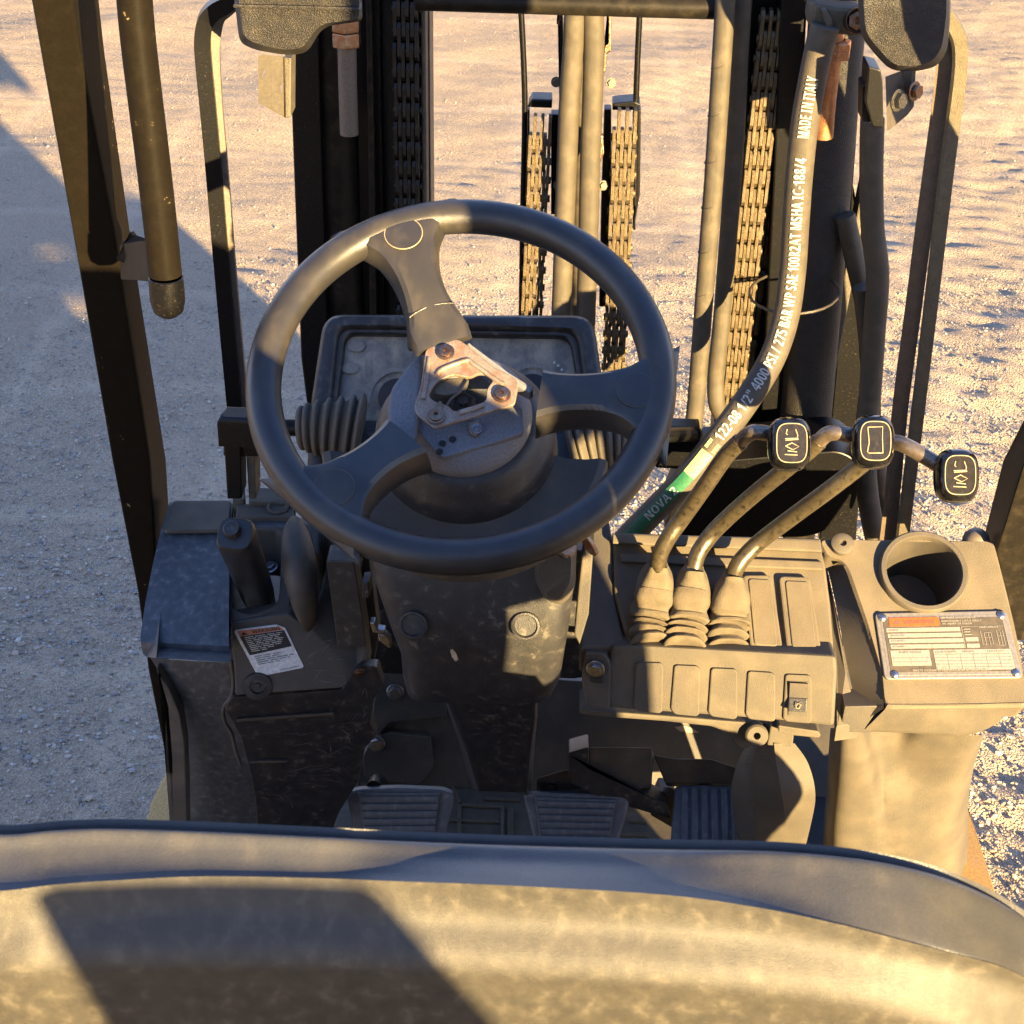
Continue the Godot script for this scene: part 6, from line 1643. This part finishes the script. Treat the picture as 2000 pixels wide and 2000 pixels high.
# ==================================================================== hydraulic levers
func make_levers() -> void:
	var nn := V(-0.03, 0.56, 0.83).normalized()
	var rt := V(1, 0.02, 0).normalized()
	rt = (rt - nn * rt.dot(nn)).normalized()
	var up := nn.cross(rt)
	for s in [
		["lift", [V(0.081,1.075,-1.4829),V(0.0804,1.095,-1.4815),V(0.0825,1.115,-1.482),V(0.0909,1.135,-1.4844),V(0.1035,1.155,-1.4887),V(0.124,1.2,-1.4803),V(0.1407,1.235,-1.4767),V(0.1528,1.255,-1.4705)], [V(0.1528,1.255,-1.4705),V(0.1591,1.268,-1.4616),V(0.1665,1.276,-1.4514),V(0.1872,1.27,-1.4554),V(0.1974,1.265,-1.4486)], V(0.1946,1.275,-1.4301), [V(0.075,1.02,-1.4528),V(0.0736,1.03,-1.4628),V(0.0754,1.042,-1.471),V(0.0778,1.06,-1.4762),V(0.08,1.075,-1.4848),V(0.0808,1.1,-1.4856)], 0.0185],
		["tilt", [V(0.1185,1.07,-1.4887),V(0.1189,1.09,-1.4915),V(0.1232,1.105,-1.5001),V(0.1344,1.12,-1.5091),V(0.1478,1.14,-1.5079),V(0.173,1.18,-1.4938),V(0.1987,1.22,-1.4756),V(0.22,1.25,-1.4648),V(0.2284,1.262,-1.4622)], [V(0.2284,1.262,-1.4622),V(0.2349,1.272,-1.4588),V(0.2458,1.276,-1.4541),V(0.2665,1.27,-1.456),V(0.2787,1.265,-1.4576)], V(0.2749,1.275,-1.4391), [V(0.1111,1.02,-1.4456),V(0.1121,1.03,-1.4575),V(0.1139,1.042,-1.4666),V(0.1153,1.058,-1.4736),V(0.1177,1.072,-1.4856),V(0.119,1.095,-1.4877)], 0.0185],
		["shift", [V(0.1593,1.065,-1.483),V(0.1601,1.085,-1.4858),V(0.1644,1.1,-1.4884),V(0.1757,1.112,-1.4961),V(0.1916,1.128,-1.4995),V(0.2208,1.165,-1.4891),V(0.2467,1.2,-1.4763),V(0.2689,1.225,-1.4731),V(0.2829,1.245,-1.4672),V(0.2929,1.255,-1.4684)], [V(0.2929,1.255,-1.4684),V(0.3024,1.262,-1.4646),V(0.3139,1.264,-1.4512),V(0.3353,1.255,-1.4422),V(0.3567,1.245,-1.433)], V(0.3555,1.25,-1.4222), [V(0.1564,1.02,-1.4537),V(0.1562,1.03,-1.4618),V(0.1571,1.04,-1.47),V(0.1573,1.055,-1.4747),V(0.1586,1.07,-1.4793),V(0.1595,1.09,-1.484)], 0.0185]]:
		var l := part("control_lever", truck)
		l.set_meta("label", {"lift": "lever nearest the steering wheel, knob printed with arrows over a mast", "tilt": "middle lever, knob printed with a tall rectangle", "shift": "outermost lever with its knob set lower and to the side"}[s[0]])
		rod("shaft", s[1], 0.0088, "lever_steel", l, 18, 5)
		rod("neck", s[2], 0.0078, "chrome", l, 18, 5)
		# rubber bellows boot
		var pts: Array = Mesher.smooth(s[4], 8)
		var fr := Mesher.frames(pts)
		var rings := []
		var prof := [1.06, 1.12, 1.15, 1.1, 0.96, 0.92, 1.06, 1.14, 1.16, 1.08, 0.94, 0.91, 1.05, 1.13, 1.15, 1.07, 0.93, 0.9, 1.04, 1.12, 1.14, 1.06, 0.94, 0.92, 0.99, 1.05, 1.06, 1.04, 1.03, 1.02, 1.01, 1.0, 0.98, 0.95, 0.9, 0.83, 0.74, 0.64, 0.56, 0.53, 0.5]
		for i in pts.size():
			var ring := []
			for k in 24:
				var a := TAU * k / 24
				var q := 0.62
				var x := signf(cos(a)) * pow(absf(cos(a)), q)
				var y := signf(sin(a)) * pow(absf(sin(a)), q)
				var f: Array = fr[i]
				var sx: Vector3 = V(1, 0, 0) - f[2] * f[2].x
				sx = sx.normalized()
				var sy: Vector3 = f[2].cross(sx)
				ring.append(pts[i] + (sx * x * 0.95 + sy * y * 1.05) * s[5] * prof[mini(i * prof.size() / pts.size(), prof.size() - 1)] * 1.16 - f[2] * 0.004 * cos(2.0 * a) * (1.0 if i < 22 else 0.4))
			rings.append(ring)
		var boot := Mesher.new()
		boot.loft(rings)
		put("boot", boot, "dusty_rubber", l, 40.0)
		var lipb := Mesher.new()
		var loop := []
		for k in 25:
			loop.append(pts[-6] + V(cos(TAU * k / 24) * 0.0125, sin(TAU * k / 24) * 0.004, sin(TAU * k / 24) * 0.011))
		lipb.tube(loop, 0.0022, 8, false)
		put("boot_lip", lipb, "dusty_rubber", l, 50.0)
		# knob with its printed cap
		var k0: Vector3 = s[3]
		var kb := Mesher.new()
		var kr := []
		for q in [[-0.020, 0.3], [-0.0185, 0.62], [-0.014, 0.86], [-0.006, 0.98], [0.002, 1.0], [0.008, 0.97], [0.0125, 0.88], [0.0148, 0.78], [0.0156, 0.74], [0.0156, 0.70], [0.0152, 0.68], [0.0152, 0.4]]:
			var ring := []
			for k in 40:
				var a := TAU * k / 40
				var x := signf(cos(a)) * pow(absf(cos(a)), 0.68)
				var y := signf(sin(a)) * pow(absf(sin(a)), 0.68)
				ring.append(k0 + nn * q[0] + (rt * x * 0.0208 + up * y * 0.0262) * q[1])
			kr.append(ring)
		kb.loft(kr)
		put("knob", kb, "knob_black", l, 60.0)
		var face := Mesher.new()
		var outline := []
		for k in 41:
			var a := TAU * k / 40
			var x := signf(cos(a)) * pow(absf(cos(a)), 0.6)
			var y := signf(sin(a)) * pow(absf(sin(a)), 0.6)
			outline.append(k0 + nn * 0.0158 + (rt * x * 0.0143 + up * y * 0.0186) + rt * 0.001)
		face.prism(outline.slice(0, 40), -nn * 0.002, 0.0002)
		put("cap", face, "knob_face", l)
		rod("cap_line", outline, 0.00055, "gold_print", l, 6, 1)
		var ink := Mesher.new()
		var dots := []
		if s[0] == "tilt":
			dots = [[[-0.0075, 0.013], [0.0065, 0.0135], [0.0062, 0.002], [0.0068, -0.0115], [-0.006, -0.0118], [-0.0078, -0.0105], [-0.0062, -0.002], [-0.0075, 0.013]]]
		else:
			dots = [[[-0.0045, 0.013], [-0.0055, 0.009], [-0.004, 0.0075]], [[0.0035, 0.013], [0.0055, 0.007], [0.005, 0.0055]], [[-0.0065, 0.004], [0.006, 0.0045]], [[-0.006, 0.0025], [0.0062, 0.0035]], [[-0.006, -0.003], [0.0, 0.0], [0.0066, -0.0035], [0.001, -0.0065], [-0.006, -0.003]], [[-0.004, -0.0075], [0.005, -0.0085]], [[-0.0066, -0.011], [0.0055, -0.0115]]]
		for line in dots:
			var q := []
			for p in line: q.append(k0 + nn * 0.0162 + rt * (p[0] + 0.001) + up * p[1])
			ink.tube(q, 0.0006, 6)
		put("printed_symbol", ink, "gold_print", l)


# ==================================================================== work lamps on their posts, with bent bar guards
func make_lamps() -> void:
	var a := part("work_lamp", truck)
	var b := Mesher.new()
	b.loft([Mesher.fillet([V(-0.3652,1.6456,-1.7),V(-0.2348,1.6482,-1.7),V(-0.2355,1.5979,-1.7),V(-0.2449,1.5957,-1.7),V(-0.2761,1.5909,-1.7),V(-0.293,1.5637,-1.7),V(-0.3141,1.5611,-1.7),V(-0.3452,1.5656,-1.7),V(-0.3614,1.5726,-1.7)], 0.012, 4), Mesher.fillet([V(-0.3521,1.6563,-1.655),V(-0.232,1.6588,-1.655),V(-0.2327,1.6118,-1.655),V(-0.2439,1.6096,-1.655),V(-0.2722,1.606,-1.655),V(-0.2896,1.5815,-1.655),V(-0.308,1.5791,-1.655),V(-0.3321,1.5836,-1.655),V(-0.3479,1.5903,-1.655)], 0.012, 4)])
	put("housing", b, "cast_iron", a, 40.0)
	plate("seam", [V(-0.355,1.6238,-1.652),V(-0.233,1.6234,-1.652),V(-0.2311,1.6195,-1.652),V(-0.2382,1.6184,-1.652),V(-0.3563,1.6199,-1.652)], V(0, 0, -0.02), "cast_iron", a, 0.002)
	var lug := part("lamp_bracket", truck)
	for half in [[[V(-0.3434,1.5605,-1.7),V(-0.3317,1.5568,-1.71),V(-0.3353,1.5001,-1.71),V(-0.3467,1.5116,-1.7)], V(-0.3409,1.5399,-1.702)], [[V(-0.3317,1.5568,-1.71),V(-0.3198,1.5532,-1.72),V(-0.323,1.489,-1.72),V(-0.3353,1.5001,-1.71)], V(-0.3263,1.5222,-1.716)]]:
		var hp := Mesher.new()
		var face: Vector3 = Mesher.newell(half[0])
		var e1: Vector3 = (half[0][1] - half[0][0]).normalized()
		var e2 := face.cross(e1)
		var hole := []
		for k in 16:
			hole.append(half[1] + e1 * cos(TAU * k / 16) * 0.0032 + e2 * sin(TAU * k / 16) * 0.0062)
		hp.ring_plate(half[0], hole, V(0.003, 0, -0.003), 0.0003)
		put("plate", hp, "bare_plate", lug)
	plate("edge", [V(-0.3201,1.5543,-1.716),V(-0.3123,1.5534,-1.716),V(-0.3163,1.492,-1.716),V(-0.3186,1.4904,-1.716),V(-0.3229,1.4903,-1.716)], V(0, 0, -0.03), "dusty_steel", lug, 0.001)
	var g := part("lamp_guard", truck)
	var sect := [Vector2(-0.0085, -0.012), Vector2(0.0085, -0.012), Vector2(0.0085, 0.012), Vector2(-0.0085, 0.012)]
	var gb := Mesher.new()
	gb.sweep(Mesher.smooth([V(-0.368,1.616,-1.76),V(-0.382,1.599,-1.76),V(-0.3966,1.5903,-1.76),V(-0.4072,1.5785,-1.76),V(-0.4123,1.557,-1.76),V(-0.4128,1.5245,-1.76),V(-0.4123,1.4913,-1.76),V(-0.4117,1.4173,-1.76),V(-0.4118,1.3157,-1.76),V(-0.4112,1.2016,-1.76),V(-0.4103,1.101,-1.76)], 5), sect, V(0.15, 0, 1))
	put("bar", gb, "black_paint", g, 30.0)
	gb = Mesher.new()
	gb.sweep(Mesher.smooth([V(-0.3707,1.603,-1.77),V(-0.3835,1.5901,-1.77),V(-0.395,1.5803,-1.77),V(-0.4005,1.5653,-1.77),V(-0.4045,1.5436,-1.77),V(-0.4062,1.4884,-1.77),V(-0.4059,1.4139,-1.77),V(-0.4058,1.3117,-1.77),V(-0.405,1.197,-1.77),V(-0.4039,1.0958,-1.77)], 5), [Vector2(-0.007, -0.018), Vector2(0.007, -0.018), Vector2(0.007, 0.004), Vector2(-0.007, 0.004)], V(0.15, 0, 1))
	put("bar_face", gb, "taupe_metal", g, 30.0)
	# right lamp
	a = part("work_lamp", truck)
	b = Mesher.new()
	b.loft([Mesher.fillet([V(0.2504,1.6579,-1.7),V(0.3415,1.6598,-1.7),V(0.3483,1.6154,-1.7),V(0.3499,1.5799,-1.7),V(0.3419,1.5643,-1.7),V(0.3222,1.5587,-1.7),V(0.2965,1.5591,-1.7),V(0.2805,1.5733,-1.7),V(0.2618,1.5933,-1.7)], 0.012, 4), Mesher.fillet([V(0.249,1.6684,-1.655),V(0.3281,1.67,-1.655),V(0.3343,1.6297,-1.655),V(0.3346,1.5962,-1.655),V(0.3276,1.5821,-1.655),V(0.3105,1.5767,-1.655),V(0.2905,1.5772,-1.655),V(0.2759,1.591,-1.655),V(0.259,1.6085,-1.655)], 0.012, 4)])
	put("housing", b, "cast_iron", a, 40.0)
	lug = part("lamp_bracket", truck)
	plate("edge", [V(0.2736,1.5628,-1.7),V(0.2862,1.5599,-1.7),V(0.2898,1.5475,-1.7),V(0.2967,1.4999,-1.7),V(0.2851,1.5007,-1.7),V(0.2748,1.5261,-1.7)], V(0, 0, -0.04), "black_paint", lug, 0.002)
	plate("edge", [V(0.2718,1.5393,-1.712),V(0.2796,1.5437,-1.712),V(0.2846,1.5011,-1.712),V(0.2756,1.502,-1.712)], V(0, 0, -0.03), "black_paint", lug, 0.002)
	plate("plate", [V(0.2948,1.5469,-1.72),V(0.3164,1.5449,-1.75),V(0.3288,1.5463,-1.75),V(0.332,1.5064,-1.75),V(0.3267,1.4975,-1.75),V(0.3039,1.4903,-1.72)], V(0.003, 0, -0.003), "bare_plate", lug)
	bolt("bolt", V(0.3065,1.529,-1.7), V(0.7, 0.1, 0.7), 0.0085, "cast_iron", lug)
	bolt("bolt", V(0.3303,1.5268,-1.74), V(0.7, 0.1, 0.7), 0.0075, "raw_steel", lug)
	g = part("lamp_guard", truck)
	gb = Mesher.new()
	gb.sweep(Mesher.smooth([V(0.3508,1.605,-1.76),V(0.3633,1.5897,-1.76),V(0.3719,1.5741,-1.76),V(0.376,1.553,-1.76),V(0.3775,1.5207,-1.76),V(0.3784,1.4542,-1.76),V(0.3808,1.3673,-1.76),V(0.3838,1.2636,-1.76),V(0.3867,1.147,-1.76),V(0.3898,1.0228,-1.76),V(0.3917,0.9502,-1.76)], 5), [Vector2(-0.0095, -0.005), Vector2(0.0042, -0.005), Vector2(0.0062, -0.002), Vector2(0.0062, 0.007), Vector2(0.003, 0.01), Vector2(-0.0095, 0.01)], V(-0.2, 0, 1))
	put("bar", gb, "olive_steel", g, 30.0)
	gb = Mesher.new()
	gb.sweep(Mesher.smooth([V(0.3569,1.5803,-1.775),V(0.3651,1.5592,-1.775),V(0.3679,1.5323,-1.775),V(0.369,1.4938,-1.775),V(0.3692,1.4373,-1.775),V(0.3697,1.3611,-1.775),V(0.3711,1.2564,-1.775),V(0.3724,1.1387,-1.775),V(0.3786,1.0135,-1.775),V(0.3803,0.9403,-1.775)], 5), [Vector2(-0.008, -0.016), Vector2(0.0105, -0.016), Vector2(0.0105, 0.004), Vector2(-0.008, 0.004)], V(-0.2, 0, 1))
	put("bar_face", gb, "brown_steel", g, 30.0)


# ==================================================================== operator's seat
func make_seat() -> void:
	var s := part("operator_seat", truck)
	# backrest seen from behind: padded front edge, seam, moulded rear shell
	var edge := [V(-0.3261,1.55,-0.5212),V(-0.2857,1.577,-0.5075),V(-0.2574,1.588,-0.5034),V(-0.2344,1.59,-0.5033),V(-0.2188,1.59,-0.5065),V(-0.1965,1.59,-0.5086),V(-0.1593,1.59,-0.5088),V(-0.1098,1.59,-0.5081),V(-0.0859,1.585,-0.5131),V(-0.0364,1.581,-0.5174),V(0.0257,1.582,-0.5172),V(0.0661,1.587,-0.5126),V(0.0961,1.588,-0.5095),V(0.1186,1.585,-0.5087),V(0.1399,1.578,-0.5091),V(0.1629,1.564,-0.5116),V(0.1815,1.55,-0.5107),V(0.2015,1.53,-0.5096)]
	var front := []
	for p in edge: front.append(p + V(0, -0.007, -0.004))
	var low := []
	for p in edge: low.append(p + V(0, -0.03, -0.008))
	var bottom := []
	for p in edge: bottom.append(p + V(0, -0.3, 0.03))
	var dip := [V(-0.3259,1.546,-0.5187),V(-0.2848,1.573,-0.5028),V(-0.2562,1.584,-0.4977),V(-0.2333,1.586,-0.4979),V(-0.2176,1.586,-0.5005),V(-0.1956,1.586,-0.5029),V(-0.1585,1.586,-0.5031),V(-0.1093,1.586,-0.5027),V(-0.085,1.584,-0.5047),V(-0.036,1.582,-0.5068),V(0.0252,1.583,-0.5059),V(0.0657,1.584,-0.5046),V(0.0954,1.5845,-0.501),V(0.1176,1.581,-0.499),V(0.1385,1.574,-0.4983),V(0.1612,1.56,-0.5002),V(0.1801,1.545,-0.5008),V(0.1999,1.526,-0.5005)]
	var hollow := [V(-0.3233,1.542,-0.5099),V(-0.2819,1.569,-0.4928),V(-0.2538,1.58,-0.4881),V(-0.231,1.583,-0.4884),V(-0.2155,1.583,-0.4915),V(-0.1939,1.583,-0.4947),V(-0.1575,1.583,-0.4963),V(-0.1087,1.583,-0.4972),V(-0.0841,1.584,-0.4962),V(-0.0355,1.585,-0.4954),V(0.0248,1.5845,-0.495),V(0.0651,1.581,-0.4951),V(0.0945,1.579,-0.4892),V(0.1164,1.5745,-0.4861),V(0.1372,1.567,-0.4853),V(0.1594,1.556,-0.4885),V(0.1787,1.541,-0.4913),V(0.1985,1.521,-0.4908)]
	var seam := [V(-0.3216,1.54,-0.5046),V(-0.2804,1.566,-0.487),V(-0.2508,1.58,-0.4791),V(-0.2285,1.583,-0.48),V(-0.2134,1.583,-0.4836),V(-0.192,1.583,-0.487),V(-0.1564,1.583,-0.4912),V(-0.108,1.583,-0.4926),V(-0.0835,1.585,-0.4903),V(-0.0353,1.587,-0.4881),V(0.0244,1.586,-0.4872),V(0.0641,1.582,-0.4856),V(0.094,1.577,-0.4835),V(0.1161,1.572,-0.482),V(0.137,1.565,-0.4829),V(0.1591,1.555,-0.4862),V(0.1783,1.54,-0.489),V(0.1981,1.52,-0.4885)]
	var cushion := Mesher.new()
	var rows := []
	for line in [bottom, low, front, edge, dip, hollow, seam]:
		rows.append(Mesher.smooth(line, 6))
	var cols := []
	for i in rows[0].size():
		var c := []
		for r in rows: c.append(r[i])
		cols.append(Mesher.smooth(c, 6))
	cushion.sheet(cols)
	put("cushion_edge", cushion, "seat_vinyl", s, 70.0)
	var lip := []
	for p in seam: lip.append(p + V(0, 0.0006, 0.0006))
	var r1 := [V(-0.3206,1.53,-0.4971),V(-0.2803,1.555,-0.4812),V(-0.2509,1.568,-0.4736),V(-0.2287,1.571,-0.475),V(-0.2134,1.571,-0.478),V(-0.1918,1.571,-0.4808),V(-0.1561,1.571,-0.4844),V(-0.1077,1.571,-0.4858),V(-0.0834,1.571,-0.4856),V(-0.035,1.571,-0.4862),V(0.0252,1.571,-0.4849),V(0.0651,1.569,-0.4834),V(0.095,1.566,-0.4814),V(0.1171,1.562,-0.48),V(0.1383,1.555,-0.4819),V(0.1609,1.543,-0.4858),V(0.1806,1.527,-0.4893),V(0.201,1.507,-0.4906)]
	var r2 := [V(-0.3227,1.512,-0.4931),V(-0.2813,1.538,-0.4756),V(-0.2515,1.552,-0.4675),V(-0.2282,1.557,-0.4665),V(-0.2127,1.557,-0.469),V(-0.191,1.557,-0.4711),V(-0.1551,1.557,-0.4735),V(-0.1069,1.557,-0.4755),V(-0.0827,1.557,-0.4756),V(-0.0345,1.557,-0.476),V(0.0256,1.557,-0.4742),V(0.0654,1.555,-0.4734),V(0.0954,1.552,-0.4719),V(0.1177,1.547,-0.4714),V(0.1392,1.538,-0.4735),V(0.1628,1.522,-0.4786),V(0.183,1.504,-0.4823),V(0.2049,1.48,-0.4864)]
	var r3 := []
	for p in r2: r3.append(p + V(0, -0.016, 0.0006))
	var r4 := []
	var r5 := []
	for p in r3:
		r4.append(p + V(0, -0.05, -0.004))
		r5.append(p + V(0, -0.35, -0.03))
	rows = []
	for line in [lip, r1, r2, r3, r4, r5]:
		rows.append(Mesher.smooth(line, 6))
	cols = []
	for i in rows[0].size():
		var c := []
		for r in rows: c.append(r[i])
		cols.append(Mesher.smooth(c, 6))
	var shell := Mesher.new()
	shell.sheet(cols)
	put("shell", shell, "seat_shell", s, 60.0)
	var base := Mesher.new()
	base.block(V(-0.06, 1.06, -0.74), V(0.48, 0.14, 0.5), 0.04)
	put("seat_cushion", base, "seat_vinyl", s)
	var wing := Mesher.new()  # unseen wing added to shade the wheel hub and side cowl
	wing.prism(Mesher.fillet([V(0.19, 1.0, -0.5), V(0.19, 1.565, -0.5), V(0.26, 1.55, -0.5), V(0.375, 1.495, -0.5), V(0.375, 1.0, -0.5)], 0.02), V(0, 0, -0.06), 0.012)
	put("added_hip_bolster", wing, "seat_vinyl", s)
	var rest := Mesher.new()  # unseen block added to shade the lower wheel and column
	rest.block(V(0.38, 1.362, -0.6), V(0.05, 0.155, 0.2), 0.012)
	put("added_armrest", rest, "seat_vinyl", s)
	var shelf := Mesher.new()  # unseen block added to bound the sun patch on the column
	shelf.block(V(0.385, 1.06, -0.6), V(0.1, 0.2, 0.3), 0.02)
	put("added_armrest_base", shelf, "seat_vinyl", s)


# ==================================================================== dry leaf litter
func leaf(at: Array, label: String) -> void:
	var b := Mesher.new()
	b.prism(at, V(0, -0.0006, -0.0006), 0.0001)
	var o := put("dry_leaf", b, "dry_leaf", self)
	o.set_meta("label", label)
	o.set_meta("category", "leaf")


func make_litter() -> void:
	leaf([V(-0.1249,1.0914,-1.331),V(-0.1224,1.0928,-1.331),V(-0.119,1.088,-1.331),V(-0.117,1.0808,-1.331),V(-0.1195,1.0782,-1.331),V(-0.123,1.083,-1.331)], "small curled dry leaf stuck to the front of the steering column cover")
	leaf([V(0.1375,0.6523,-1.7837),V(0.1496,0.6548,-1.7844),V(0.1606,0.6517,-1.7835),V(0.1704,0.6458,-1.7817),V(0.1527,0.6458,-1.7817),V(0.1431,0.6476,-1.7823)], "pale dry leaf scrap on the toe board under the control console")
